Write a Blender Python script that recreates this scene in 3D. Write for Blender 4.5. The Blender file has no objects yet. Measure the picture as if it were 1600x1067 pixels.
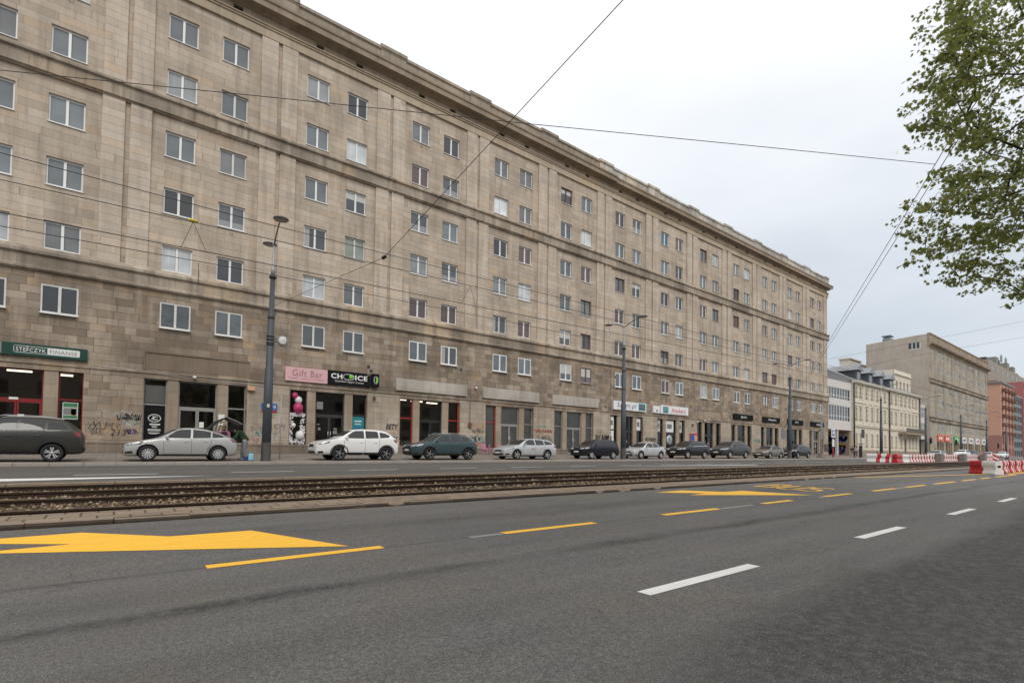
import bpy, bmesh, math, random
from mathutils import Vector, Matrix, noise
from mathutils.bvhtree import BVHTree
R = math.radians
random.seed(7)
S = bpy.context.scene
COL = S.collection

# ------------------------------------------------------------------ camera, sky, sun, exposure
TH, PT, RO, FPX, PY0 = 0.91348, 0.02867, 0.01365, 800.0, 681.03      # heading, pitch, roll, focal length in photo pixels, principal row
CAM = Vector((0.0, 0.0, 1.3))
_f0 = Vector((math.cos(TH), math.sin(TH), 0)); _r0 = Vector((math.sin(TH), -math.cos(TH), 0)); _u0 = Vector((0, 0, 1))
FWD = _f0 * math.cos(PT) + _u0 * math.sin(PT); _u1 = _u0 * math.cos(PT) - _f0 * math.sin(PT)
RGT = _r0 * math.cos(RO) + _u1 * math.sin(RO); UPV = _u1 * math.cos(RO) - _r0 * math.sin(RO)
cd = bpy.data.cameras.new("camera"); cam = bpy.data.objects.new("camera", cd); COL.objects.link(cam)
cd.sensor_width = 36.0; cd.lens = 18.0; cd.shift_y = (PY0 - 533.5) / 1600.0
cd.clip_start = 0.05; cd.clip_end = 5000.0
m = Matrix((RGT, UPV, -FWD)).transposed().to_4x4(); m.translation = CAM
cam.matrix_world = m
S.camera = cam

SUN_EL, SUN_AZ = 46.0, 200.0            # degrees; azimuth measured from +Y clockwise
W = bpy.data.worlds.new("World"); S.world = W; W.use_nodes = True
nt = W.node_tree; nt.nodes.clear()
def wn(t, **k):
    n = nt.nodes.new(t)
    for a, b in k.items(): setattr(n, a, b)
    return n
out = wn("ShaderNodeOutputWorld"); bg = wn("ShaderNodeBackground"); sky = wn("ShaderNodeTexSky")
sky.sky_type = 'NISHITA'; sky.sun_disc = False; sky.sun_elevation = R(SUN_EL); sky.sun_rotation = R(SUN_AZ)
sky.air_density = 1.0; sky.dust_density = 3.0
tc = wn("ShaderNodeTexCoord"); sep = wn("ShaderNodeSeparateXYZ"); nt.links.new(tc.outputs["Generated"], sep.inputs[0])
mp = wn("ShaderNodeMapping"); mp.inputs["Scale"].default_value = (1.0, 1.0, 2.6); nt.links.new(tc.outputs["Generated"], mp.inputs[0])
nz = wn("ShaderNodeTexNoise"); nz.inputs["Scale"].default_value = 1.7; nz.inputs["Detail"].default_value = 5.0; nz.inputs["Roughness"].default_value = 0.5
nt.links.new(mp.outputs[0], nz.inputs["Vector"])
def wmath(op, a, b):
    n = wn("ShaderNodeMath", operation=op)
    for i, v in enumerate((a, b)):
        if isinstance(v, (int, float)): n.inputs[i].default_value = v
        else: nt.links.new(v, n.inputs[i])
    return n.outputs[0]
hz = wmath('ADD', sep.outputs["Z"], wmath('MULTIPLY', wmath('SUBTRACT', nz.outputs["Fac"], 0.5), 0.55))
rp = wn("ShaderNodeValToRGB"); nt.links.new(hz, rp.inputs[0])
e = rp.color_ramp.elements
e[0].position = 0.0; e[0].color = (0.40, 0.455, 0.51, 1)
e[1].position = 1.0; e[1].color = (0.96, 0.96, 0.96, 1)
for p, c in ((0.12, (0.455, 0.505, 0.565, 1)), (0.28, (0.60, 0.645, 0.69, 1)), (0.42, (0.72, 0.75, 0.785, 1)), (0.58, (0.83, 0.845, 0.87, 1))):
    q = e.new(p); q.color = c
SKY_GAIN = 10.5
vm = wn("ShaderNodeVectorMath", operation='SCALE'); nt.links.new(rp.outputs[0], vm.inputs[0]); vm.inputs["Scale"].default_value = SKY_GAIN
mix = wn("ShaderNodeMix", data_type='RGBA'); mix.inputs[0].default_value = 0.93
nt.links.new(sky.outputs[0], mix.inputs[6]); nt.links.new(vm.outputs[0], mix.inputs[7])
nt.links.new(mix.outputs[2], bg.inputs[0]); bg.inputs[1].default_value = 0.10
nt.links.new(bg.outputs[0], out.inputs[0])

sl = bpy.data.lights.new("sun", 'SUN'); sun = bpy.data.objects.new("sun", sl); COL.objects.link(sun)
sl.energy = 1.0; sl.angle = R(22); sl.color = (1.0, 0.95, 0.88)
az = R(SUN_AZ); sd = Vector((math.sin(az) * math.cos(R(SUN_EL)), math.cos(az) * math.cos(R(SUN_EL)), math.sin(R(SUN_EL))))
sun.rotation_euler = (-sd).to_track_quat('-Z', 'Y').to_euler()
S.view_settings.view_transform = 'Standard'; S.view_settings.look = 'None'; S.view_settings.gamma = 1.0
S.view_settings.exposure = 0.32

# ------------------------------------------------------------------ helpers
def lerp(a, b, t): return a + (b - a) * t
def interp(x, xs, ys):
    if x <= xs[0]: return ys[0]
    for i in range(1, len(xs)):
        if x <= xs[i]: return lerp(ys[i-1], ys[i], (x - xs[i-1]) / (xs[i] - xs[i-1]))
    return ys[-1]
GY = [-400, -40, -12, 0, 6.4, 9.95]; GZ = [-1.0, -.3, -.1, 0, 0, .10]
def slope(x): return .0038 * max(-60.0, min(120.0, x))
def zroad(x, y): return interp(y, GY, GZ) + slope(x)                      # near carriageway
def zfar(x, y): return interp(y, [16.7, 19.2, 22.6, 26.3], [.355, .43, .465, .49]) + slope(x)
def zwalk(x, y): return interp(y, [26.3, 36.5, 80], [.60, .87, 1.05]) + slope(x)
def ray(px, py): return FWD + RGT * ((px - 800) / FPX) - UPV * ((py - PY0) / FPX)
def at(px, py, Y):
    d = ray(px, py); return CAM + d * (Y / d.y)
def atd(px, py, dist): return CAM + ray(px, py) * dist

class MB:
    """collects shapes, becomes one mesh object"""
    def __init__(s): s.v = []; s.f = []; s.m = []; s.sm = []
    def add(s, vs, fs, mi=0, smooth=False):
        o = len(s.v); s.v += [tuple(v) for v in vs]
        for f in fs: s.f.append(tuple(i + o for i in f)); s.m.append(mi); s.sm.append(smooth)
        return s
    def quad(s, a, b, c, d, mi=0): return s.add([a, b, c, d], [(0, 1, 2, 3)], mi)
    def box(s, x0, x1, y0, y1, z0, z1, mi=0):
        v = [(x0,y0,z0),(x1,y0,z0),(x1,y1,z0),(x0,y1,z0),(x0,y0,z1),(x1,y0,z1),(x1,y1,z1),(x0,y1,z1)]
        return s.add(v, [(0,3,2,1),(4,5,6,7),(0,1,5,4),(1,2,6,5),(2,3,7,6),(3,0,4,7)], mi)
    def bbox(s, x0, x1, y0, y1, z0, z1, b, mi=0):
        """box with chamfered vertical and horizontal edges"""
        bm = bmesh.new(); bmesh.ops.create_cube(bm, size=1.0)
        for v in bm.verts: v.co = Vector((lerp(x0,x1,v.co.x+.5), lerp(y0,y1,v.co.y+.5), lerp(z0,z1,v.co.z+.5)))
        bmesh.ops.bevel(bm, geom=bm.edges[:], offset=b, segments=2, affect='EDGES', profile=.5)
        return s.frombm(bm, mi)
    def frombm(s, bm, mi=0, smooth=False, mat=None):
        bm.verts.index_update(); M = mat or Matrix()
        s.add([M @ v.co for v in bm.verts], [[v.index for v in f.verts] for f in bm.faces], mi, smooth); bm.free(); return s
    def obox(s, c, ax, ay, az, mi=0):
        """oriented box: centre and three half-axis vectors"""
        c = Vector(c); v = [c + ax*i + ay*j + az*k for k in (-1,1) for i, j in ((-1,-1),(1,-1),(1,1),(-1,1))]
        return s.add(v, [(0,3,2,1),(4,5,6,7),(0,1,5,4),(1,2,6,5),(2,3,7,6),(3,0,4,7)], mi)
    def exx(s, prof, x0, x1, mi=0, caps=True):
        """extrude a (y,z) profile along X"""
        n = len(prof); v = [(x0,y,z) for y,z in prof] + [(x1,y,z) for y,z in prof]
        f = [(i,(i+1)%n,(i+1)%n+n,i+n) for i in range(n)]
        if caps: f += [tuple(range(n-1,-1,-1)), tuple(range(n,2*n))]
        return s.add(v, f, mi)
    def prism(s, poly, d, mi=0):
        """extrude a 3-D polygon by vector d"""
        n = len(poly); d = Vector(d); v = [Vector(p) for p in poly] + [Vector(p)+d for p in poly]
        return s.add(v, [tuple(range(n-1,-1,-1)), tuple(range(n,2*n))] + [(i,(i+1)%n,(i+1)%n+n,i+n) for i in range(n)], mi)
    def tube(s, pts, rad, n=8, mi=0, smooth=True, caps=True):
        pts = [Vector(p) for p in pts]; k = len(pts)
        if not hasattr(rad, '__len__'): rad = [rad]*k
        vs = []; fs = []
        for i, p in enumerate(pts):
            t = (pts[min(i+1,k-1)] - pts[max(i-1,0)]).normalized()
            a = t.cross(Vector((0,0,1)) if abs(t.z) < .9 else Vector((1,0,0))).normalized(); b = t.cross(a)
            for j in range(n):
                q = 2*math.pi*j/n; vs.append(p + (a*math.cos(q) + b*math.sin(q))*rad[i])
        for i in range(k-1):
            for j in range(n): fs.append((i*n+j, i*n+(j+1)%n, (i+1)*n+(j+1)%n, (i+1)*n+j))
        if caps: fs += [tuple(range(n-1,-1,-1)), tuple((k-1)*n+j for j in range(n))]
        return s.add(vs, fs, mi, smooth)
    def lathe(s, prof, n=20, mi=0, M=None, smooth=True, close=False):
        """prof: (radius, height) pairs about Z; M moves the result"""
        M = M or Matrix(); vs = []; fs = []; k = len(prof)
        for r, z in prof:
            for j in range(n):
                q = 2*math.pi*j/n; vs.append(M @ Vector((r*math.cos(q), r*math.sin(q), z)))
        for i in range(k-1 if not close else k):
            a, b = i*n, ((i+1)%k)*n
            for j in range(n): fs.append((a+j, a+(j+1)%n, b+(j+1)%n, b+j))
        if not close: fs += [tuple(range(n-1,-1,-1)), tuple((k-1)*n+j for j in range(n))]
        return s.add(vs, fs, mi, smooth)
    def ball(s, c, r, n=10, mi=0, sz=1.0):
        prof = [(max(.001, r*math.sin(math.pi*i/n)), -r*sz*math.cos(math.pi*i/n)) for i in range(n+1)]
        return s.lathe(prof, n+2, mi, Matrix.Translation(Vector(c)))
    def build(s, name, mats, parent=None, world=True):
        me = bpy.data.meshes.new(name); me.from_pydata(s.v, [], s.f)
        mats = mats if isinstance(mats, (list, tuple)) else [mats]
        for q in mats: me.materials.append(q)
        me.polygons.foreach_set("material_index", s.m); me.polygons.foreach_set("use_smooth", s.sm); me.update()
        o = bpy.data.objects.new(name, me); COL.objects.link(o)
        if parent:
            o.parent = parent
            if world: o.matrix_parent_inverse = Matrix.Translation(-Vector(gloc(parent)))
        return o
def gloc(o):
    l = Vector(o.location)
    return l
def empty(name, loc=(0,0,0), rz=0.0):
    o = bpy.data.objects.new(name, None); COL.objects.link(o); o.location = loc; o.rotation_euler.z = rz; o.empty_display_size = .2
    return o
def tag(o, label=None, cat=None, group=None, kind=None):
    if label: o["label"] = label
    if cat: o["category"] = cat
    if group: o["group"] = group
    if kind: o["kind"] = kind
    return o
def struct(o): o["kind"] = "structure"; return o
def copy_tree(o, parent=None):
    c = o.copy(); COL.objects.link(c)
    if parent: c.parent = parent
    for ch in o.children: copy_tree(ch, c)
    return c
def evalmesh(o):
    dg = bpy.context.evaluated_depsgraph_get(); dg.update()
    return bpy.data.meshes.new_from_object(o.evaluated_get(dg))
def ribbon(mb, pts, w, y, mi=0):
    """flat stroke on a wall facing -Y; pts are (x,z)"""
    for (x0,z0),(x1,z1) in zip(pts, pts[1:]):
        d = Vector((x1-x0, z1-z0));
        if d.length < 1e-5: continue
        d.normalize(); n = Vector((-d.y, d.x))*w*.5; e_ = d*w*.3
        mb.quad((x0-e_.x-n.x,y,z0-e_.y-n.y),(x1+e_.x-n.x,y,z1+e_.y-n.y),(x1+e_.x+n.x,y,z1+e_.y+n.y),(x0-e_.x+n.x,y,z0-e_.y+n.y), mi)
def text(body, x0, x1, zc, y, hmax, material, parent, name="lettering", bold=0.0, shear=0.0):
    """raised lettering on a vertical face looking to -Y, fitted between x0 and x1"""
    cu = bpy.data.curves.new("t", 'FONT'); cu.body = body; cu.size = 1; cu.align_x = 'CENTER'; cu.align_y = 'CENTER'
    cu.extrude = .003; cu.space_character = 1.12; cu.offset = bold; cu.shear = shear; cu.resolution_u = 3
    o = bpy.data.objects.new("t", cu); COL.objects.link(o); me = evalmesh(o); bpy.data.objects.remove(o); bpy.data.curves.remove(cu)
    xs = [v.co.x for v in me.vertices]; ys = [v.co.y for v in me.vertices]
    a, b, c, d = min(xs), max(xs), min(ys), max(ys); sx = (x1-x0)/(b-a); sy = hmax/(d-c)
    for v in me.vertices:
        v.co = Vector(((x0+x1)/2 + (v.co.x-(a+b)/2)*sx, y - .004 - v.co.z, zc + (v.co.y-(c+d)/2)*sy))
    me.name = name; me.materials.clear(); me.materials.append(material)
    o = bpy.data.objects.new(name, me); COL.objects.link(o)
    if parent: o.parent = parent; o.matrix_parent_inverse = Matrix.Translation(-gloc(parent))
    return o

# ------------------------------------------------------------------ materials
def nodes(name):
    m = bpy.data.materials.new(name); m.use_nodes = True
    return m, m.node_tree, m.node_tree.nodes["Principled BSDF"]
def N(t, ty, **k):
    n = t.nodes.new(ty)
    for a, b in k.items():
        if a in n.inputs.keys(): n.inputs[a].default_value = b
        else: setattr(n, a, b)
    return n
def M_(t, op, a, b=0.0, clamp=False):
    n = t.nodes.new("ShaderNodeMath"); n.operation = op; n.use_clamp = clamp
    for i, v in enumerate((a, b)):
        if isinstance(v, (int, float)): n.inputs[i].default_value = v
        else: t.links.new(v, n.inputs[i])
    return n.outputs[0]
def mixc(t, f, a, b, blend='MIX'):
    n = t.nodes.new("ShaderNodeMix"); n.data_type = 'RGBA'; n.blend_type = blend
    for i, v in ((0, f), (6, a), (7, b)):
        if isinstance(v, (int, float)): n.inputs[i].default_value = v
        elif isinstance(v, tuple): n.inputs[i].default_value = v if len(v) == 4 else v + (1,)
        else: t.links.new(v, n.inputs[i])
    return n.outputs[2]
def ramp(t, src, *stops):
    n = t.nodes.new("ShaderNodeValToRGB"); t.links.new(src, n.inputs[0]); e = n.color_ramp.elements
    for i, (p, c) in enumerate(stops):
        q = e[i] if i < 2 else e.new(p)
        q.position = p; q.color = (c, c, c, 1) if isinstance(c, (int, float)) else c + (1,)
    return n.outputs[0]
def objc(t, sc=(1,1,1)):
    a = t.nodes.new("ShaderNodeTexCoord"); b = t.nodes.new("ShaderNodeMapping"); b.inputs["Scale"].default_value = sc
    t.links.new(a.outputs["Object"], b.inputs[0]); return b.outputs[0]
def noise_(t, vec, scale, detail=4.0, rough=.55):
    n = N(t, "ShaderNodeTexNoise", Scale=scale, Detail=detail, Roughness=rough); t.links.new(vec, n.inputs["Vector"]); return n.outputs["Fac"]
def bump(t, b, h, strength, dist=.02):
    n = N(t, "ShaderNodeBump", Strength=strength, Distance=dist); t.links.new(h, n.inputs["Height"]); t.links.new(n.outputs[0], b.inputs["Normal"])
def mat(name, c, rough=.6, metal=0.0, var=.12, scale=3.0, spec=.4, bmp=0.0, coat=0.0):
    m, t, b = nodes(name); v = objc(t); n = noise_(t, v, scale)
    col = mixc(t, M_(t, 'MULTIPLY', n, 1.0), tuple(x*(1-var) for x in c), tuple(min(1, x*(1+var)) for x in c))
    t.links.new(col, b.inputs["Base Color"]); b.inputs["Roughness"].default_value = rough; b.inputs["Metallic"].default_value = metal
    b.inputs["Specular IOR Level"].default_value = spec; b.inputs["Coat Weight"].default_value = coat; b.inputs["Coat Roughness"].default_value = .06
    if bmp: bump(t, b, noise_(t, v, scale*8), bmp)
    return m
def ashlar(name, ca, cb, joint, bw, bh, var=.5, stain=.55, mort=.008, rough=.85, streak=.5):
    """courses of dressed stone: per-stone tint, joints, weather streaks and blotches"""
    m, t, b = nodes(name); tcn = t.nodes.new("ShaderNodeTexCoord"); sp = t.nodes.new("ShaderNodeSeparateXYZ"); t.links.new(tcn.outputs["Object"], sp.inputs[0])
    cx = t.nodes.new("ShaderNodeCombineXYZ")
    row = M_(t, 'FLOOR', M_(t, 'DIVIDE', sp.outputs[2], bh)); r1 = t.nodes.new("ShaderNodeTexWhiteNoise"); r1.noise_dimensions = '1D'; t.links.new(row, r1.inputs["W"])
    xs_ = M_(t, 'ADD', M_(t, 'MULTIPLY', M_(t, 'ADD', sp.outputs[0], sp.outputs[1]), M_(t, 'ADD', .72, M_(t, 'MULTIPLY', r1.outputs["Value"], .55))), M_(t, 'MULTIPLY', r1.outputs["Value"], 37.0))
    xs_ = M_(t, 'ADD', xs_, M_(t, 'MULTIPLY', M_(t, 'SINE', M_(t, 'ADD', M_(t, 'MULTIPLY', xs_, 1.9/bw), M_(t, 'MULTIPLY', row, 2.3))), .17*bw))
    t.links.new(xs_, cx.inputs[0]); t.links.new(sp.outputs[2], cx.inputs[1])
    br = N(t, "ShaderNodeTexBrick", Scale=1.0); br.inputs["Brick Width"].default_value = bw; br.inputs["Row Height"].default_value = bh
    br.inputs["Mortar Size"].default_value = mort; br.inputs["Mortar Smooth"].default_value = .3; br.inputs["Bias"].default_value = 0.0
    br.offset = 0.0; br.squash = 1.0
    br.inputs["Color1"].default_value = ca + (1,); br.inputs["Color2"].default_value = cb + (1,); br.inputs["Mortar"].default_value = joint + (1,)
    t.links.new(cx.outputs[0], br.inputs["Vector"])
    # a second tint per stone, from cells of the same size
    wv = t.nodes.new("ShaderNodeTexWhiteNoise"); wv.noise_dimensions = '2D'
    fl = t.nodes.new("ShaderNodeCombineXYZ")
    t.links.new(M_(t, 'FLOOR', M_(t, 'DIVIDE', xs_, bw)), fl.inputs[0]); t.links.new(row, fl.inputs[1])
    t.links.new(fl.outputs[0], wv.inputs["Vector"])
    v = objc(t); v2 = objc(t, (1.6, 1.6, .16))
    n1 = noise_(t, v, .35, 5); n2 = noise_(t, v2, 1.5, 4); n3 = noise_(t, v, 9.0, 5, .65)
    col = mixc(t, M_(t, 'MULTIPLY', ramp(t, wv.outputs["Value"], (.0, 0.0), (.75, .15), (1.0, 1.0)), var), br.outputs["Color"], tuple(x*f for x, f in zip(cb, (1.07, .91, .72))))
    sc_ = t.nodes.new("ShaderNodeSeparateColor"); t.links.new(wv.outputs["Color"], sc_.inputs[0])
    col = mixc(t, M_(t, 'MULTIPLY', ramp(t, sc_.outputs[1], (.35, 0.0), (1.0, 1.0)), var*.75), col, tuple(x*.68 for x in ca))
    col = mixc(t, M_(t, 'MULTIPLY', ramp(t, sc_.outputs[2], (.6, 0.0), (1.0, 1.0)), var*.6), col, tuple(min(1, x*f) for x, f in zip(cb, (1.16, 1.18, 1.22))))
    col = mixc(t, M_(t, 'MULTIPLY', ramp(t, n1, (.42, 0.0), (.68, 1.0)), stain), col, tuple(x*.55 for x in ca))
    col = mixc(t, M_(t, 'MULTIPLY', ramp(t, n2, (.50, 0.0), (.72, 1.0)), streak), col, tuple(x*.5 for x in ca))
    col = mixc(t, M_(t, 'MULTIPLY', ramp(t, n2, (.25, 1.0), (.42, 0.0)), .35), col, tuple(min(1, x*1.35) for x in cb))
    col = mixc(t, .30, col, ramp(t, n3, (.25, .55), (.75, 1.15)), 'MULTIPLY')
    t.links.new(col, b.inputs["Base Color"]); b.inputs["Roughness"].default_value = rough; b.inputs["Specular IOR Level"].default_value = .2
    h = M_(t, 'ADD', M_(t, 'MULTIPLY', br.outputs["Fac"], -1.0), M_(t, 'MULTIPLY', n3, .45)); bump(t, b, h, .6, .015)
    return m
def glassy(name, c, rough=.03, spec=.9, tint=0.0, stripes=None, folds=None, half=None):
    """window pane seen from the street: sky-reflecting skin over what hangs behind it"""
    m, t, b = nodes(name); v = objc(t); info = t.nodes.new("ShaderNodeObjectInfo")
    n = noise_(t, v, .9, 2); f = M_(t, 'ADD', M_(t, 'MULTIPLY', info.outputs["Random"], .9), .55)
    vm_ = t.nodes.new("ShaderNodeVectorMath"); vm_.operation = 'SCALE'; vm_.inputs[0].default_value = c; t.links.new(M_(t, 'MULTIPLY', f, M_(t, 'ADD', n, .5)), vm_.inputs["Scale"])
    col = vm_.outputs[0]
    if stripes or folds:
        sp = t.nodes.new("ShaderNodeSeparateXYZ"); t.links.new(t.nodes.new("ShaderNodeTexCoord").outputs["Object"], sp.inputs[0])
        s_ = M_(t, 'SINE', M_(t, 'MULTIPLY', sp.outputs[2 if stripes else 0], stripes or folds))
        if folds: s_ = M_(t, 'MULTIPLY', s_, noise_(t, objc(t, (1, 1, .1)), 5.0))
        k = mixc(t, ramp(t, s_, (.2, .72), (.8, 1.0)), (.55, .55, .55), (1, 1, 1)); col = mixc(t, 1.0, col, k, 'MULTIPLY')
    if half:      # something pale hanging in part of the window: (axis, low edge, high edge, colour)
        sp2 = t.nodes.new("ShaderNodeSeparateXYZ"); t.links.new(t.nodes.new("ShaderNodeTexCoord").outputs["Object"], sp2.inputs[0])
        q_ = M_(t, 'ADD', sp2.outputs[half[0]], M_(t, 'MULTIPLY', M_(t, 'SUBTRACT', info.outputs["Random"], .5), .5 if half[0] == 2 else .0))
        col = mixc(t, M_(t, 'MULTIPLY', M_(t, 'GREATER_THAN', q_, half[1]), M_(t, 'LESS_THAN', q_, half[2])), col, half[3])
    t.links.new(col, b.inputs["Base Color"]); b.inputs["Roughness"].default_value = .6; b.inputs["Specular IOR Level"].default_value = .3
    b.inputs["Coat Weight"].default_value = spec; b.inputs["Coat Roughness"].default_value = rough; b.inputs["Coat IOR"].default_value = 1.6
    return m
def clear(name, tint=(.6,.62,.62), extra=.04):
    m = bpy.data.materials.new(name); m.use_nodes = True; t = m.node_tree; t.nodes.clear()
    o = t.nodes.new("ShaderNodeOutputMaterial"); tr = t.nodes.new("ShaderNodeBsdfTransparent"); tr.inputs[0].default_value = tint + (1,)
    gl = t.nodes.new("ShaderNodeBsdfGlossy"); gl.inputs["Roughness"].default_value = .02; gl.inputs[0].default_value = (.9,.92,.95,1)
    fr = t.nodes.new("ShaderNodeFresnel"); fr.inputs[0].default_value = 1.55; mx = t.nodes.new("ShaderNodeMixShader")
    t.links.new(M_(t, 'ADD', fr.outputs[0], extra), mx.inputs[0]); t.links.new(tr.outputs[0], mx.inputs[1]); t.links.new(gl.outputs[0], mx.inputs[2]); t.links.new(mx.outputs[0], o.inputs[0])
    return m
def glow(name, c, s):
    m, t, b = nodes(name); b.inputs["Base Color"].default_value = c + (1,); b.inputs["Emission Color"].default_value = c + (1,); b.inputs["Emission Strength"].default_value = s
    return m
def asphalt(name, c, seams=(), patch=False):
    m, t, b = nodes(name); v = objc(t); sp = t.nodes.new("ShaderNodeSeparateXYZ"); t.links.new(t.nodes.new("ShaderNodeTexCoord").outputs["Object"], sp.inputs[0])
    vl = objc(t, (.10, 1.2, 1)); nl = noise_(t, vl, 1.3, 5); nb = noise_(t, v, .55, 6, .62); nf = M_(t, 'ADD', M_(t, 'MULTIPLY', noise_(t, v, 80.0, 4, .85), .72), M_(t, 'MULTIPLY', noise_(t, v, 26.0, 3, .7), .28)); ng = noise_(t, v, 110.0, 2, .8); nm = noise_(t, v, 13.0, 8, .72)
    col = mixc(t, ramp(t, nl, (.3, 0.0), (.7, 1.0)), tuple(x*.76 for x in c), tuple(x*1.16 for x in c))
    col = mixc(t, ramp(t, nb, (.35, 0.0), (.75, .6)), col, tuple(x*f for x, f in zip(c, (1.20, 1.06, .90))))
    for y, w, k in seams:
        d = M_(t, 'ABSOLUTE', M_(t, 'SUBTRACT', M_(t, 'ADD', sp.outputs[1], M_(t, 'MULTIPLY', M_(t, 'SUBTRACT', nb, .5), w*2.2)), y))
        band = M_(t, 'MULTIPLY', ramp(t, M_(t, 'DIVIDE', d, w), (.15, 1.0), (1.0, 0.0)), ramp(t, noise_(t, objc(t, (.35, 1.5, 1)), 1.1, 5, .65), (.36, .12), (.58, 1.0)))
        col = mixc(t, M_(t, 'MULTIPLY', M_(t, 'MULTIPLY', band, k), ramp(t, M_(t, 'ADD', M_(t, 'MULTIPLY', nm, .6), M_(t, 'MULTIPLY', nf, .4)), (.41, .06), (.53, 1.0))), col, tuple(x*.27 for x in c))
    vd = t.nodes.new("ShaderNodeVectorMath"); vd.operation = 'ADD'; vs_c = t.nodes.new("ShaderNodeTexNoise"); vs_c.inputs["Scale"].default_value = 1.6; vs_c.inputs["Detail"].default_value = 6.0; t.links.new(v, vs_c.inputs["Vector"])
    sc2 = t.nodes.new("ShaderNodeVectorMath"); sc2.operation = 'SCALE'; sc2.inputs["Scale"].default_value = 1.1; t.links.new(vs_c.outputs["Color"], sc2.inputs[0]); t.links.new(v, vd.inputs[0]); t.links.new(sc2.outputs[0], vd.inputs[1])
    vo = t.nodes.new("ShaderNodeTexVoronoi"); vo.feature = 'DISTANCE_TO_EDGE'; vo.inputs["Scale"].default_value = .30; t.links.new(vd.outputs[0], vo.inputs["Vector"])
    col = mixc(t, M_(t, 'MULTIPLY', ramp(t, vo.outputs["Distance"], (.0, 1.0), (.006, 0.0)), ramp(t, nb, (.48, 0.0), (.6, .75))), col, tuple(x*.30 for x in c))
    if patch:      # worn, oil-dark stretch of the nearest lane
        d = ramp(t, M_(t, 'MULTIPLY', M_(t, 'SUBTRACT', M_(t, 'ADD', 2.40, M_(t, 'MULTIPLY', M_(t, 'SUBTRACT', nb, .5), 1.3)), sp.outputs[1]), .9), (.1, 0.0), (.5, 1.0))
        lim = ramp(t, M_(t, 'MULTIPLY', M_(t, 'ADD', sp.outputs[0], -1.6), .25), (.0, 0.0), (.5, 1.0))
        col = mixc(t, M_(t, 'MULTIPLY', M_(t, 'MULTIPLY', d, lim), ramp(t, M_(t, 'ADD', M_(t, 'MULTIPLY', nm, .5), M_(t, 'MULTIPLY', nf, .5)), (.43, .10), (.54, 1.0))), col, tuple(x*.30 for x in c))
    col = mixc(t, .9, col, ramp(t, nf, (.37, .28), (.5, .98), (.63, 1.95)), 'MULTIPLY')
    col = mixc(t, ramp(t, ng, (.60, 0.0), (.68, .75)), col, (.40, .38, .35))
    t.links.new(col, b.inputs["Base Color"]); b.inputs["Roughness"].default_value = .82; b.inputs["Specular IOR Level"].default_value = .35
    bump(t, b, M_(t, 'ADD', nf, ng), .55, .006)
    return m
def paving(name, c, bw, bh, joint=.32, mort=.010):
    m, t, b = nodes(name); v = objc(t); br = N(t, "ShaderNodeTexBrick", Scale=1.0); t.links.new(v, br.inputs["Vector"])
    br.inputs["Brick Width"].default_value = bw; br.inputs["Row Height"].default_value = bh; br.inputs["Mortar Size"].default_value = mort
    br.inputs["Color1"].default_value = tuple(x*.88 for x in c) + (1,); br.inputs["Color2"].default_value = tuple(x*1.12 for x in c) + (1,); br.inputs["Mortar"].default_value = tuple(x*joint for x in c) + (1,)
    n1 = noise_(t, v, .8, 5); n2 = noise_(t, v, 30.0, 4, .7)
    col = mixc(t, ramp(t, n1, (.4, 0.0), (.7, .55)), br.outputs["Color"], tuple(x*.6 for x in c)); col = mixc(t, .5, col, ramp(t, n2, (.3, .5), (.7, 1.0)), 'MULTIPLY')
    t.links.new(col, b.inputs["Base Color"]); b.inputs["Roughness"].default_value = .85
    bump(t, b, M_(t, 'ADD', M_(t, 'MULTIPLY', br.outputs["Fac"], -1.0), M_(t, 'MULTIPLY', n2, .4)), .5, .01)
    return m
def paint(name, c, wear=.35):
    m, t, b = nodes(name); v = objc(t); n = noise_(t, v, 45.0, 4, .75); n2 = noise_(t, objc(t, (.4, 3, 1)), 3.0, 4)
    col = mixc(t, M_(t, 'MULTIPLY', ramp(t, n, (.58, 0.0), (.75, 1.0)), wear), c, (.12, .115, .11)); col = mixc(t, M_(t, 'MULTIPLY', ramp(t, n2, (.45, 0.0), (.7, 1.0)), .28), col, tuple(x*.72 for x in c))
    t.links.new(col, b.inputs["Base Color"]); b.inputs["Roughness"].default_value = .7; return m
def carpaint(name, c, metal=.0, rough=.35):
    m, t, b = nodes(name); v = objc(t); n = noise_(t, v, 2.0, 4); n2 = noise_(t, v, 400.0, 1)
    col = mixc(t, n, tuple(x*.93 for x in c), tuple(min(1, x*1.06) for x in c))
    t.links.new(col, b.inputs["Base Color"]); b.inputs["Roughness"].default_value = rough; b.inputs["Metallic"].default_value = metal
    b.inputs["Coat Weight"].default_value = .7 if max(c) > .15 else .38; b.inputs["Coat Roughness"].default_value = .05; b.inputs["Specular IOR Level"].default_value = .35
    return m

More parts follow.
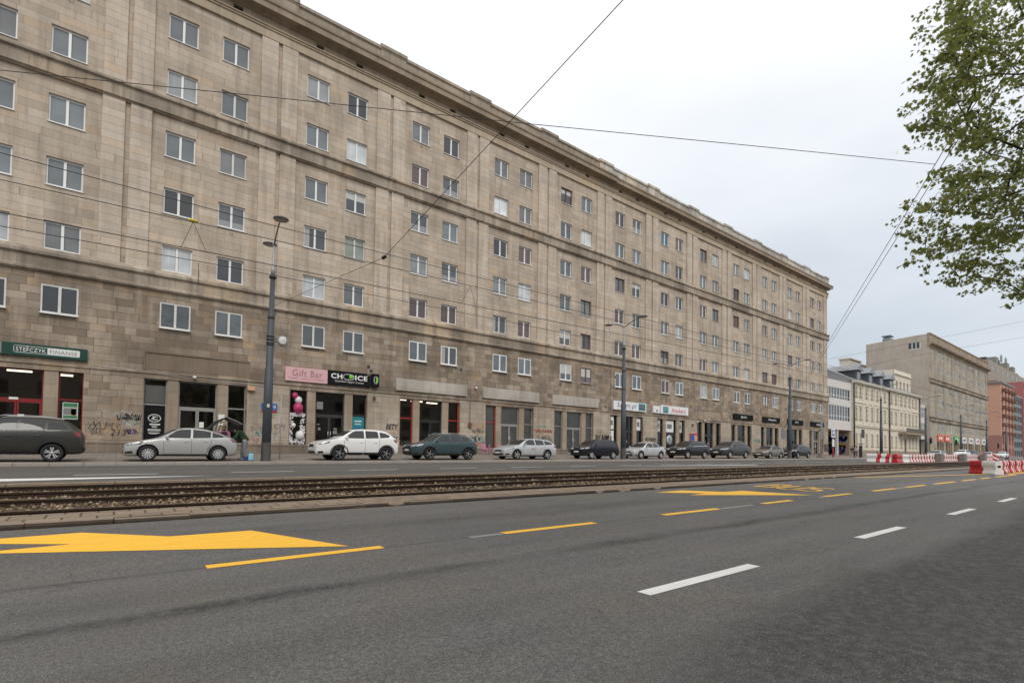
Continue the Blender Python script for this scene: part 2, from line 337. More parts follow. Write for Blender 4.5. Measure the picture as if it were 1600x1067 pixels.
LIME = (.515, .430, .340); LIME2 = (.61, .52, .42)
MT = dict(
    ashlar=ashlar("dressed_limestone", LIME, LIME2, (.24, .19, .142), 1.45, .431, var=.55, stain=.42, streak=.48, mort=.009),
    pilaster=ashlar("pilaster_limestone", (.555,.47,.378), (.645,.556,.458), (.25,.20,.15), 2.6, .431, var=.5, stain=.3, streak=.42, mort=.009),
    rough=ashlar("rough_limestone", (.285,.228,.172), (.46,.382,.30), (.125,.097,.072), .80, .40, var=.85, stain=.7, mort=.013, streak=.45),
    pale=ashlar("pale_pier_facing", (.42,.355,.28), (.52,.45,.365), (.25,.20,.155), .95, .40, var=.45, stain=.45, mort=.009, streak=.35),
    band=ashlar("band_limestone", (.40,.335,.262), (.49,.42,.335), (.15,.12,.09), 1.55, 2.4, var=.65, stain=1.0, streak=1.0),  # grime streaks, strengthened to put the ledges' overhang shading into the stone colour
    frieze=ashlar("frieze_limestone", (.50,.41,.30), (.56,.465,.35), (.27,.21,.15), 2.0, 3.1, var=.4, stain=.35, streak=.35),
    cornice=ashlar("cornice_limestone", (.36,.29,.215), (.42,.34,.255), (.19,.15,.11), 2.0, 4.0, var=.3, stain=.5, streak=.5),
    parapet=ashlar("parapet_limestone", (.37,.315,.25), (.43,.37,.295), (.22,.18,.14), 2.0, 4.0, var=.3, stain=.6, streak=.6),
    parapet_pale=ashlar("weathered_parapet_render", (.52,.48,.42), (.64,.60,.54), (.26,.22,.18), 2.0, 4.0, var=.6, stain=.7, streak=.9),
    pier=ashlar("smooth_pier_stone", (.37,.30,.225), (.43,.355,.27), (.22,.17,.13), 2.5, .75, var=.4, stain=.45, streak=.4),
    plinth=ashlar("plinth_stone", (.24,.19,.15), (.30,.245,.19), (.14,.11,.09), 1.3, .9, var=.4, stain=.7, streak=.6),
    plaster=ashlar("bare_sign_plaster", (.50,.46,.40), (.56,.52,.455), (.36,.32,.27), 3.0, 3.0, var=.3, stain=.5, streak=.6),
    brownstone=ashlar("brown_sign_stone", (.24,.19,.14), (.28,.225,.17), (.2,.16,.12), 4, 4, var=.2, stain=.4, streak=.4),
    pvc=mat("white_window_plastic", (.82,.82,.81), .4, var=.05, spec=.5), pvc_dirty=mat("dull_window_paint", (.66,.65,.62), .5, var=.12),
    brownfr=mat("brown_window_wood", (.16,.085,.06), .5, var=.2), sill=mat("window_ledge_metal", (.55,.54,.51), .5, var=.15),
    red=mat("red_frame_paint", (.42,.03,.03), .4, var=.12), dkred=mat("dark_red_frame_paint", (.22,.022,.02), .4, var=.15), grey=mat("grey_frame_metal", (.30,.29,.275), .45, var=.1), dark=mat("dark_frame_metal", (.045,.043,.04), .4, var=.15), black=mat("black_plastic", (.02,.02,.021), .5, var=.15), tyre=mat("tyre_rubber", (.022,.022,.023), .85, var=.2),
    white=mat("white_sign_face", (.80,.80,.79), .4, var=.04), paper=mat("paper_notice", (.75,.76,.72), .8, var=.08), chrome=mat("bright_metal", (.62,.62,.62), .25, 1.0, var=.05), alu=mat("wheel_alloy", (.47,.47,.465), .4, .15, var=.05), alu_dark=mat("dark_wheel_alloy", (.24,.24,.245), .35, .3, var=.05),
    shopglass=clear("shop_glass", (.80,.81,.80), .015), carglass=glassy("car_glass", (.016,.017,.018), .02, .55),
    pane_sky=glassy("pane_plain", (.125,.145,.155), .03, 1.0), pane_dark=glassy("pane_unlit", (.026,.029,.033), .03, 1.0), pane_net=glassy("pane_net_curtain", (.17,.175,.18), .03, .9, folds=38), pane_curtain=glassy("pane_white_curtain", (.46,.49,.50), .03, .8, folds=22), pane_blind=glassy("pane_slat_blind", (.58,.60,.61), .03, .6, stripes=75), pane_brown=glassy("pane_brown_curtain", (.10,.062,.055), .03, .9, folds=30), pane_half=glassy("pane_blind_half_down", (.075,.085,.092), .03, .9, half=(2, .85, 9, (.52,.52,.49))), pane_low=glassy("pane_short_net", (.085,.098,.106), .03, .9, half=(2, -9, .55, (.27,.275,.28))), pane_side=glassy("pane_drawn_side_curtain", (.07,.08,.088), .03, .9, half=(0, -9, .42, (.36,.35,.32))), pane_green=glassy("pane_pale_green_blind", (.40,.46,.38), .03, .7), pane_blue=glassy("pane_blue_film", (.05,.16,.28), .03, .9),
    asphalt=asphalt("worn_asphalt", (.113,.110,.106), ((4.85,.24,1.0),(6.36,.07,.85),(8.1,.75,.5),(1.4,.5,.35)), True), asphalt_far=asphalt("far_asphalt", (.095,.091,.086), ((18.2,.8,.35),(24.4,.7,.4))),
    earth=mat("city_ground", (.16,.15,.14), .9, var=.2), pave=paving("pavement_slabs", (.27,.235,.20), .5, .5), sett=paving("kerb_strip_pavers", (.29,.22,.155), .42, .50, .22, .016), kerb=mat("granite_kerb", (.34,.30,.26), .8, var=.25, scale=6, bmp=.3), kerb_face=mat("dark_kerb_face", (.052,.037,.026), .9, var=.4, scale=5, bmp=.4), kerb_dark=mat("worn_kerb_concrete", (.255,.195,.14), .85, var=.35, scale=5, bmp=.4),
    ballast=mat("ballast_bed", (.09,.07,.052), .95, var=.6, scale=22, bmp=.8), rust=mat("rail_rust", (.040,.023,.014), .75, var=.4, scale=12), railtop=mat("rail_running_face", (.30,.215,.14), .5, .2, var=.2, scale=8),
    yellow=paint("yellow_road_paint", (.93,.51,.04), .85), whitep=paint("white_road_paint", (.74,.73,.70), .3), whiteold=paint("worn_white_road_paint", (.27,.265,.25), .9),
    pole=mat("slate_grey_pole_paint", (.058,.070,.080), .5, var=.15), pole_lt=mat("zinc_pole", (.36,.37,.37), .5, .2, var=.1), pole_thin=mat("thin_pole_paint", (.13,.13,.125), .5), wire=mat("overhead_cable", (.035,.033,.033), .6), lampglass=mat("lamp_glass", (.32,.31,.29), .3),
    bwhite=mat("white_barrier_plastic", (.74,.73,.70), .45, var=.10, scale=6), bred=mat("red_barrier_plastic", (.50,.022,.028), .42, var=.12, scale=6), concrete=mat("concrete_block", (.22,.205,.185), .9, var=.2, scale=6, bmp=.3),
    skin=mat("skin", (.50,.30,.22), .6, var=.06), denim=mat("grey_trousers", (.20,.21,.235), .85, var=.2, scale=9), green=mat("dark_green_pullover", (.028,.055,.026), .9, var=.2, scale=10), pinkcloth=mat("pink_jacket", (.62,.26,.40), .85, var=.12, scale=10), purple=mat("dark_purple_cloth", (.055,.03,.07), .9, var=.15), hair=mat("light_brown_hair", (.20,.13,.075), .8, var=.25, scale=18), hairdk=mat("dark_hair", (.03,.022,.018), .8, var=.2), shoe=mat("shoe_leather", (.20,.19,.19), .7, var=.2), bag=mat("light_blue_plastic_bag", (.26,.56,.68), .4, var=.2, scale=8),
    green_sign=mat("dark_green_sign_face", (.012,.055,.040), .35, var=.08), pinksign=mat("pink_sign_face", (.70,.42,.44), .5, var=.05), rosetext=mat("dusty_rose_lettering", (.33,.17,.19), .6), lime=mat("lime_green_sign_face", (.14,.55,.03), .5), teal=mat("teal_sign_face", (.02,.22,.26), .5, var=.1), bluetext=mat("navy_lettering", (.03,.05,.16), .5), pinktext=mat("crimson_lettering", (.55,.03,.12), .5), signblue=mat("blue_sign_enamel", (.02,.11,.38), .4), redorange=mat("orange_red_sign_face", (.72,.10,.04), .5), greencross=mat("green_sign_face", (.05,.42,.06), .5), blacksign=mat("black_sign_face", (.010,.010,.011), .75, spec=.15), greyback=mat("sign_back_metal", (.24,.24,.235), .5, .3), posterred=mat("red_poster_ink", (.50,.03,.03), .5), postergreen=mat("green_poster_ink", (.05,.20,.09), .6), posterskin=mat("tan_poster_ink", (.62,.36,.22), .5), yellowp=mat("yellow_plastic", (.60,.45,.03), .5),
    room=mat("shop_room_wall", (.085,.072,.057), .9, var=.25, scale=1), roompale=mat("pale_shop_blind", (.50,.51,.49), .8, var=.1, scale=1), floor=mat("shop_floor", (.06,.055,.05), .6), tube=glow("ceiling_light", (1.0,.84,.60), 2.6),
    balloonp=mat("pink_balloon", (.46,.04,.13), .3), balloonw=mat("white_balloon", (.72,.70,.70), .3), petal=mat("white_petals", (.66,.63,.66), .8, var=.3, scale=12),
    cream=mat("cream_palace_render", (.68,.61,.50), .85, var=.10, scale=.8), cream2=mat("cream_moulding", (.70,.645,.54), .85, var=.10), stone=mat("palace_plinth_stone", (.33,.26,.195), .9, var=.2), moddwhite=mat("white_panel_cladding", (.66,.62,.59), .7, var=.06, scale=.6), roofgrey=mat("zinc_roof", (.27,.285,.30), .5, .3, var=.15, scale=1.2), roofdark=mat("dark_dormer_cladding", (.075,.08,.085), .6, var=.15), gable=ashlar("bare_gable_render", (.50,.435,.37), (.515,.45,.385), (.48,.42,.355), 3, 1.2, var=.08, stain=.25, streak=.2, mort=.003), bwall=ashlar("far_limestone", (.42,.37,.295), (.50,.445,.36), (.30,.26,.205), 1.3, .45, var=.3, stain=.5, streak=.5), orange=mat("salmon_render", (.60,.34,.245), .85, var=.06, scale=.5), orangedk=mat("dusky_red_render", (.36,.19,.155), .85, var=.1), balc=mat("balcony_concrete", (.20,.10,.075), .8), greygreen=mat("grey_green_cladding", (.20,.225,.215), .6, var=.2), redwall=mat("red_render", (.38,.14,.135), .8), tower=mat("grey_render", (.34,.29,.245), .85, var=.06), roofplant=mat("roof_plant_metal", (.24,.235,.20), .7, var=.3),
    bark=mat("bark", (.045,.034,.025), .9, var=.35, scale=9, bmp=.6))
# ------------------------------------------------------------------ ground, roads, kerbs, pavement
def sheet(name, fz, xs, ys, material, dz=0.0):
    v = []; f = []; nx, ny = len(xs), len(ys)
    for x in xs:
        for y in ys: v.append((x, y, fz(x, y) + dz))
    for i in range(nx-1):
        for j in range(ny-1): f.append((i*ny+j, (i+1)*ny+j, (i+1)*ny+j+1, i*ny+j+1))
    mb = MB().add(v, f); return struct(mb.build(name, material))
XS = [-90, -60] + list(range(-50, 121, 10)) + [150, 250, 420, 700]
g = MB().quad((-2500,-2500,-1.6),(2500,-2500,-1.6),(2500,2500,-1.6),(-2500,2500,-1.6)); struct(g.build("ground", MT['earth']))
sheet("road", zroad, XS, [-14, -12, 0, 2, 4, 6.4, 9.95], MT['asphalt'])
sheet("near_pavement", lambda x, y: zroad(x, -14) + .12, XS, [-60, -14], MT['pave'])
sheet("far_road", zfar, XS, [16.72, 19.2, 22.6, 26.08], MT['asphalt_far'])
sheet("pavement", zwalk, XS, [26.3, 30, 36.5, 46, 80], MT['pave'])
# granite kerb of the pavement, in blocks
kb = MB(); x = -40.0
while x < 230:
    L = 1.0 if x < 90 else 4.0; zb = slope(x+L/2)
    kb.bbox(x+.004, x+L-.004, 26.08, 26.31, zb+.3, zb+.607+random.uniform(-.006,.006), .02); x += L
struct(kb.build("kerb", MT['kerb']))
# kerb and paver strip on this side of the tram bed; some blocks broken as in the photograph
kb = MB(); x = -24.0; n = 0
while x < 130:
    L = 1.0 if x < 40 else 3.0; zb = slope(x+L/2); dz = random.uniform(-.010,.008); dy = random.uniform(-.012,.012)
    if not (-.55 < x < -.30):
        prof = [(9.95+dy, zb-.1), (9.945+dy, zb+.135+dz), (9.985+dy, zb+.168+dz), (10.18, zb+.172+dz), (10.18, zb-.1)]
        a, b = x+.006, x+L-.006
        bm = bmesh.new(); segs = 6
        rows = []
        for k in range(segs+1):
            xx = lerp(a, b, k/segs); w = random.uniform(-.006,.006); chip = random.uniform(.03,.075) if (random.random() < .10 and x < 30) else 0
            rows.append([bm.verts.new((xx, p[0]+w+(chip if i in (1,) else 0)*.6+(chip*.7 if i==2 else 0), p[1]-(chip if i in (1,) else 0)*.8)) for i, p in enumerate(prof)])
        for r0, r1 in zip(rows, rows[1:]):
            for i in range(len(prof)-1): bm.faces.new((r0[i], r0[i+1], r1[i+1], r1[i]))
        bm.faces.new(rows[0]); bm.faces.new(rows[-1][::-1])
        kb.frombm(bm)
    x += L; n += 1
kb.m = [1 if (abs(min(kb.v[i][1] for i in f) - max(kb.v[i][1] for i in f)) < .085 and max(kb.v[i][1] for i in f) < 9.99+.02) else 0 for f in kb.f]; struct(kb.build("tram_kerb", [MT['kerb_dark'], MT['kerb_face']]))  # front faces get a darker brown than the tops
sheet("paver_strip", lambda x, y: slope(x) + .172 + (y-10.1)*.008, XS, [10.16, 11.18], MT['sett'])
# far edge strip of the tram bed
kb = MB(); x = -40.0
while x < 230:
    kb.bbox(x+.004, x+1.99, 16.50, 16.74, slope(x+1)+.1, slope(x+1)+.375, .015); x += 2
struct(kb.build("track_edge_kerb", MT['kerb_dark']))
def zbed(y): return interp(y, [11.1, 12.7, 14.3, 15.74, 16.5], [.095, .165, .195, .23, .265])
sheet("track_bed", lambda x, y: slope(x) + zbed(y), XS, [11.15, 12.0, 12.7, 13.5, 14.3, 15.0, 15.74, 16.52], MT['ballast'])
# four rails
for i, (y, zt, lab) in enumerate(((11.30, .235, "rusty tram rail beside the paver strip, first rail from the near kerb"), (12.735, .300, "rusty tram rail, second one counted from the paver strip"),
                                  (14.30, .330, "rusty tram rail, third one counted from the paver strip"), (15.735, .365, "rusty tram rail beside the far carriageway, fourth from the paver strip"))):
    rm = MB()
    for a, b in zip(XS[:-2], XS[1:-1]):
        pr_ = [(y-.060, zt-.175), (y-.060, zt-.16), (y-.012, zt-.13), (y-.012, zt-.05), (y-.034, zt-.035), (y-.034, zt-.006), (y+.034, zt-.006), (y+.034, zt-.035), (y+.012, zt-.05), (y+.012, zt-.13), (y+.06, zt-.16), (y+.06, zt-.175)]
        nn = len(pr_); v = [(a, p, z+slope(a)) for p, z in pr_] + [(b, p, z+slope(b)) for p, z in pr_]
        rm.add(v, [(k, (k+1)%nn, (k+1)%nn+nn, k+nn) for k in range(nn)], 0)
        rm.quad((a, y-.030, zt+slope(a)), (b, y-.030, zt+slope(b)), (b, y+.030, zt+slope(b)), (a, y+.030, zt+slope(a)), 1)
    tag(rm.build("tram_rail", [MT['rust'], MT['railtop']]), lab, "tram rail", "tram rails in the ballast bed")
# ballast stones
stone_m, t_, b_ = nodes("ballast_stone")
at_ = t_.nodes.new("ShaderNodeAttribute"); at_.attribute_name = "tint"
t_.links.new(mixc(t_, at_.outputs["Fac"], (.066,.043,.026), (.38,.285,.18)), b_.inputs["Base Color"]); b_.inputs["Roughness"].default_value = .9
rs = random.Random(3); vs = []; fs = []; tint = []
OCT = [Vector(p) for p in ((1,0,0),(0,1,0),(-1,0,0),(0,-1,0),(0,0,1),(0,0,-1))]; OF = ((0,1,4),(1,2,4),(2,3,4),(3,0,4),(1,0,5),(2,1,5),(3,2,5),(0,3,5))
def stone(x, y, z, r):
    o = len(vs); q = Matrix.Rotation(rs.uniform(0, 6.28), 3, Vector((rs.uniform(-1,1), rs.uniform(-1,1), rs.uniform(-1,1))).normalized())
    for p in OCT: vs.append(tuple(Vector((x,y,z)) + q @ Vector((p.x*r*rs.uniform(.75,1.25), p.y*r*rs.uniform(.6,1.1), p.z*r*rs.uniform(.5,.95)))))
    tt = rs.random()**1.4
    for f in OF: fs.append(tuple(i+o for i in f)); tint.append(tt)
for k in range(17000):
    u = rs.random(); x = -4 + 60*u**1.9
    y = rs.choice((rs.uniform(11.36,12.67), rs.uniform(11.36,12.67), rs.uniform(12.80,14.23), rs.uniform(14.37,15.67), rs.uniform(15.8,16.4)))
    if rs.random() < .04: y = rs.uniform(11.16, 11.24)
    hump = .055 if 11.5 < y < 12.6 else (.035 if 14.5 < y < 15.6 else .02)
    stone(x, y, slope(x)+zbed(y)+rs.uniform(0, hump)+.006, rs.uniform(.022,.045)*(1+.5*u))
me = bpy.data.meshes.new("gravel"); me.from_pydata(vs, [], fs); me.materials.append(stone_m)
a_ = me.attributes.new("tint", 'FLOAT', 'FACE'); a_.data.foreach_set("value", tint)
o = bpy.data.objects.new("gravel", me); COL.objects.link(o); tag(o, "loose brown and buff ballast stones between the tram rails", "gravel", kind="stuff")

# ------------------------------------------------------------------ painted markings (thin sheets a few mm above the road)
def flat(poly, fz, material, name="road_marking", dz=.004, res=None):
    bm = bmesh.new(); bm.faces.new([bm.verts.new((x, y, 0)) for x, y in poly])
    bmesh.ops.triangulate(bm, faces=bm.faces[:]);
    for _ in range(3):
        es = [e for e in bm.edges if e.calc_length() > 1.2]
        if not es: break
        bmesh.ops.subdivide_edges(bm, edges=es, cuts=2); bmesh.ops.triangulate(bm, faces=bm.faces[:])
    for v in bm.verts: v.co.z = fz(v.co.x, v.co.y) + dz
    bmesh.ops.recalc_face_normals(bm, faces=bm.faces[:])
    for f in bm.faces:
        if f.normal.z < 0: f.normal_flip()
    mb = MB().frombm(bm); return struct(mb.build(name, material))
def dash(x0, x1, y, w, material, fz=zroad): return flat([(x0,y-w/2),(x1,y-w/2),(x1,y+w/2),(x0,y+w/2)], fz, material)
for x0 in (3.84, 9.05, 14.25, 19.4, 24.6, 29.8, 35.0, 45.4): dash(x0, x0+2.0, 2.98, .15, MT['whitep'])
for x0, x1 in ((.80,2.80),(4.78,6.83),(8.85,10.90),(12.95,14.55),(16.67,18.67),(20.67,23.0),(24.25,26.7),(28.2,31.4),(32.8,35.6),(36.6,38.76),(40.5,46.5)): dash(x0, x1, 6.39, .17, MT['yellow'])
for x0, x1 in ((4.15,4.74),(11.0,12.4),(16.2,16.6),(23.0,24.2),(27.4,28.2)): dash(x0, x1, 6.36, .12, MT['whiteold'])
dash(46.6, 64, 6.75, .2, MT['yellow'])
flat([(29.0,9.86),(29.3,9.66),(43.6,7.50),(54.0,6.9),(54.0,7.05),(43.6,7.70)], zroad, MT['yellow'])
ARW = [(-1.75,9.25),(-.35,9.30),(.60,8.45),(1.62,8.40),(2.45,6.65),(1.42,7.12),(-1.35,8.36),(-.42,8.45)]
flat(ARW, zroad, MT['yellow']); flat([(x+14.3,y+.10) for x, y in ARW], zroad, MT['yellow'])
def letter(ch, y0):
    """strokes of B, U, S: u to the reader's right, v in the driving direction"""
    L = {'B': [((0,0),(0,1)),((0,1),(.8,.95)),((.8,.95),(.8,.55)),((.8,.55),(0,.5)),((.8,.45),(.85,.05)),((.85,.05),(0,0))],
         'U': [((0,1),(0,.1)),((0,.1),(.2,0)),((.2,0),(.7,0)),((.7,0),(.9,.1)),((.9,.1),(.9,1))],
         'S': [((.9,.9),(.7,1)),((.7,1),(.1,1)),((.1,1),(0,.85)),((0,.85),(.05,.55)),((.05,.55),(.85,.45)),((.85,.45),(.9,.15)),((.9,.15),(.7,0)),((.7,0),(0,.05))]}[ch]
    bm = MB()
    for (u0,v0),(u1,v1) in L:
        a = Vector((18.1+v0*1.95, y0-u0*.55, 0)); b = Vector((18.1+v1*1.95, y0-u1*.55, 0)); d = b-a
        wd = Vector((.06, 0, 0)) if abs(d.y) > abs(d.x)*.3 else Vector((0, .06, 0)); ww = Vector((.09,0,0)) if wd.x else wd
        p = [a-ww, b-ww, b+ww, a+ww]; bm.quad(*[(q.x, q.y, zroad(q.x, q.y)+.005+.0006*len(bm.f)) for q in p])
    struct(bm.build("road_marking", MT['yellow']))
for ch, y0 in (('B',9.2),('U',8.5),('S',7.8)): letter(ch, y0)
for k in range(-2, 34): dash(-.95+k*4.03, 1.05+k*4.03, 19.30+.022*max(0,min(50,k*4)), .13, MT['whitep'], zfar)
for k in range(-1, 18): dash(-.9+k*6.1, 1.35+k*6.1, 22.7, .11, MT['whiteold'], zfar)
flat([(-20,17.6),(-4,17.45),(2.4,18.1),(-4,18.5),(-20,18.6)], zfar, MT['whitep'])
flat([(22,19.0),(31,18.3),(36,18.0),(36,18.35),(30,18.7)], zfar, MT['whitep'])
for a in ((12.2,18.3),(13.2,18.6),(14.1,18.25)): flat([(a[0],a[1]),(a[0]+.8,a[1]-.06),(a[0]+.9,a[1]+.1),(a[0]+.2,a[1]+.16)], zfar, MT['whiteold'])

# ------------------------------------------------------------------ the long apartment building
BX0, BX1, P = -31.0, 96.7, 8.018
BY = 36.5
def walls(mb, x0, x1, z0, z1, y, holes, depth, mi=0, rmi=0, xcut=(), zcut=()):
    """a wall facing -Y with real openings and reveals; holes are (xa,xb,za,zb[,depth])"""
    xs = sorted({x0, x1, *[h[0] for h in holes], *[h[1] for h in holes], *xcut}); zs = sorted({z0, z1, *[h[2] for h in holes], *[h[3] for h in holes], *zcut})
    xs = [x for x in xs if x0 <= x <= x1]; zs = [z for z in zs if z0 <= z <= z1]
    nx, nz_ = len(xs)-1, len(zs)-1; op = {}
    for h in holes:
        for i in range(nx):
            if h[0]-1e-6 <= xs[i] and xs[i+1] <= h[1]+1e-6:
                for j in range(nz_):
                    if h[2]-1e-6 <= zs[j] and zs[j+1] <= h[3]+1e-6: op[i, j] = h[4] if len(h) > 4 else depth
    idx = {}
    def V(i, j, dd=0.0):
        k = (i, j, round(dd, 4))
        if k not in idx: idx[k] = len(vs_); vs_.append((xs[i], y+dd, zs[j]))
        return idx[k]
    vs_ = []; fa = []; fb = []
    for i in range(nx):
        for j in range(nz_):
            if (i, j) not in op: fa.append((V(i,j), V(i+1,j), V(i+1,j+1), V(i,j+1)))
            else:
                d = op[i, j]
                if (i-1, j) not in op: fb.append((V(i,j), V(i,j+1), V(i,j+1,d), V(i,j,d)))
                if (i+1, j) not in op: fb.append((V(i+1,j+1), V(i+1,j), V(i+1,j,d), V(i+1,j+1,d)))
                if (i, j-1) not in op: fb.append((V(i+1,j), V(i,j), V(i,j,d), V(i+1,j,d)))
                if (i, j+1) not in op: fb.append((V(i,j+1), V(i+1,j+1), V(i+1,j+1,d), V(i,j+1,d)))
    o_ = len(mb.v); mb.v += vs_
    for f in fa: mb.f.append(tuple(k+o_ for k in f)); mb.m.append(mi); mb.sm.append(False)
    for f in fb: mb.f.append(tuple(k+o_ for k in f)); mb.m.append(rmi); mb.sm.append(False)
A = empty("apartment_building", (33.0, BY+7, .8))
tag(A, "long seven-storey limestone apartment block with shops along its ground floor", "building")
ROWZ = {1: 25.76, 2: 22.33, 3: 18.56, 4: 15.14, 5: 11.68, 6: 8.24}     # sills
WH, WL, WR = 1.54, (1.79, 3.33), (4.63, 6.15)
BAYS = range(-3, 13)                                                  # bay 1 is the one over the brown sign recess
def bo(k): return P*(k-1)
wins = [(k, r, s) for k in BAYS for r in ROWZ for s in (0, 1)]
def wrect(k, r, s):
    a, b = (WL, WR)[s]; o_ = bo(k); return (o_+a, o_+b, ROWZ[r], ROWZ[r]+WH)
w = MB()
mid = [wrect(*q) for q in wins if q[1] in (3,4,5)]; top = [wrect(*q) for q in wins if q[1] in (1,2)]; low = [wrect(*q)+(.09,) for q in wins if q[1] == 6]
shop = []
for k in BAYS:
    o_ = bo(k); shop += [(o_+1.15, o_+6.50, 1.50, 5.22, .34), (o_+2.85, o_+4.88, .62, 1.50, .34)]
walls(w, BX0, BX1, 11.3, 21.3, BY, mid, .24, 0, 0); walls(w, BX0, BX1, 21.6, 28.6, BY, top, .24, 0, 0)
walls(w, BX0, BX1, .4, 10.6, BY-.10, low+shop, .2, 1, 1)
w.quad((BX1,BY,.4),(BX1,BY+14,.4),(BX1,BY+14,31),(BX1,BY,31),0); w.quad((BX0,BY+14,.4),(BX0,BY,.4),(BX0,BY,31),(BX0,BY+14,31),0); w.quad((BX1,BY+14,.4),(BX0,BY+14,.4),(BX0,BY+14,31),(BX1,BY+14,31),0)
w.quad((BX1,BY-.10,.4),(BX1,BY,.4),(BX1,BY,11),(BX1,BY-.10,11),1)
w.build("wall", [MT['ashlar'], MT['rough']], A)
for k in list(BAYS) + [13]:
    pm = MB(); o_ = bo(k)
    for a, b in ((-1.16,-.14),(.11,1.12)):
        if o_+b > BX1+.01: continue
        pm.bbox(o_+a, o_+b, BY-.125, BY+.05, 11.5, 21.0, .012); pm.bbox(o_+a, o_+b, BY-.125, BY+.05, 21.9, 28.5, .012)
    if pm.v: pm.build("pilaster", MT['pilaster'], A)
def course(name, prof, m, x0=BX0, x1=BX1): return MB().exx([(BY+y, z) for y, z in prof], x0, x1).build(name, MT[m], A)
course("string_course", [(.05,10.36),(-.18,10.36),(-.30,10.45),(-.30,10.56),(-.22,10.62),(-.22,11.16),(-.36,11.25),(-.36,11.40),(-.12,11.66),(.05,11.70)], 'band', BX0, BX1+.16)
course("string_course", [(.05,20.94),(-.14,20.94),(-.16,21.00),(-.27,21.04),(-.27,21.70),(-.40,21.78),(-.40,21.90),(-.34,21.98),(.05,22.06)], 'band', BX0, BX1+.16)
course("architrave", [(.05,28.44),(-.16,28.44),(-.16,28.98),(-.24,29.00),(-.24,29.06),(-.17,29.09),(-.30,29.14),(-.30,29.20),(.05,29.25)], 'frieze', BX0, BX1+.1)
fr = MB(); vent = []
for k in BAYS:
    for a in ((2.28,2.83),(5.14,5.70)): vent.append((bo(k)+a[0], bo(k)+a[1], 29.26, 29.74))
walls(fr, BX0, BX1, 29.2, 30.1, BY-.01, vent, .25); fr.build("frieze", MT['frieze'], A)
vm_ = MB()
for k in BAYS:
    for a in ((2.28,2.83),(5.14,5.70)):
        x0, x1 = bo(k)+a[0], bo(k)+a[1]; fl = random.random() < .6
        if 0 <= k <= 12:
            v1 = MB().box(x0,x1,BY+.20,BY+.25,29.24,29.76,0)
            if fl: v1.box(x0+.03,x1-.03,BY+.14,BY+.20,29.26,29.46,1)
            else: v1.box(x0+.05,x0+.09,BY+.12,BY+.20,29.26,29.74,1)
            v1.build("attic_vent", [MT['dark'], MT['pvc_dirty']], A)
course("cornice", [(.05,29.78),(-.10,29.80),(-.22,29.90),(-.30,29.98),(-.72,30.02),(-.78,29.90),(-.80,30.26),(-.88,30.32),(-.90,30.46),(-.2,30.56),(.05,30.56)], 'cornice', BX0, 41.2)
course("cornice", [(.05,29.78),(-.10,29.80),(-.22,29.88),(-.30,29.95),(-.66,29.98),(-.71,29.86),(-.73,30.20),(-.80,30.26),(-.82,30.40),(-.2,30.50),(.05,30.50)], 'cornice', 41.2, BX1+.65)
for x0, x1, m in ((BX0, 41.2, 'parapet'), (41.2, BX1, 'parapet_pale')):
    pm = MB().box(x0, x1, BY-.22, BY+.25, 30.45, 31.46).exx([(BY-.34,31.50),(BY-.30,31.62),(BY-.30,31.72),(BY+.33,31.74),(BY+.33,31.42),(BY-.24,31.42)], x0, x1)
    pm.build("parapet", MT[m], A)
for k in range(-2, 14):
    c = bo(k)-.02; a, b = c-1.03, min(c+1.03, BX1)
    MB().box(a, b, BY-.29, BY+.30, 30.46, 31.60).box(a-.06, min(b+.06,BX1+.05), BY-.38, BY+.38, 31.60, 31.85).build("parapet_pier", MT['parapet' if c < 40 else 'parapet_pale'], A)
MB().box(BX0, BX1, BY+.25, BY+14, 30.6, 30.9).build("roof", MT['earth'], A)
MB().tube([(41.16,BY-.14,.7),(41.16,BY-.14,10.4)], .012, 6).build("expansion_joint", MT['dark'], A)
course("shop_course", [(-.05,5.50),(-.16,5.50),(-.16,5.56),(-.13,5.64),(-.05,5.66)], 'rough')
pl = MB()
for k in BAYS:
    o_ = bo(k); a, b = o_-3.138+.0, o_+2.85
    if a < BX0: a = BX0
    pl.box(o_-3.13, o_+2.84, BY-.19, BY-.05, .2, 1.40).exx([(BY-.22,1.40),(BY-.22,1.47),(BY-.10,1.52),(BY-.05,1.40)], o_-3.13, o_+2.84)
o_ = bo(13); pl.box(o_-3.13, BX1, BY-.19, BY-.05, .2, 1.40)
pl.build("plinth", MT['plinth'], A)

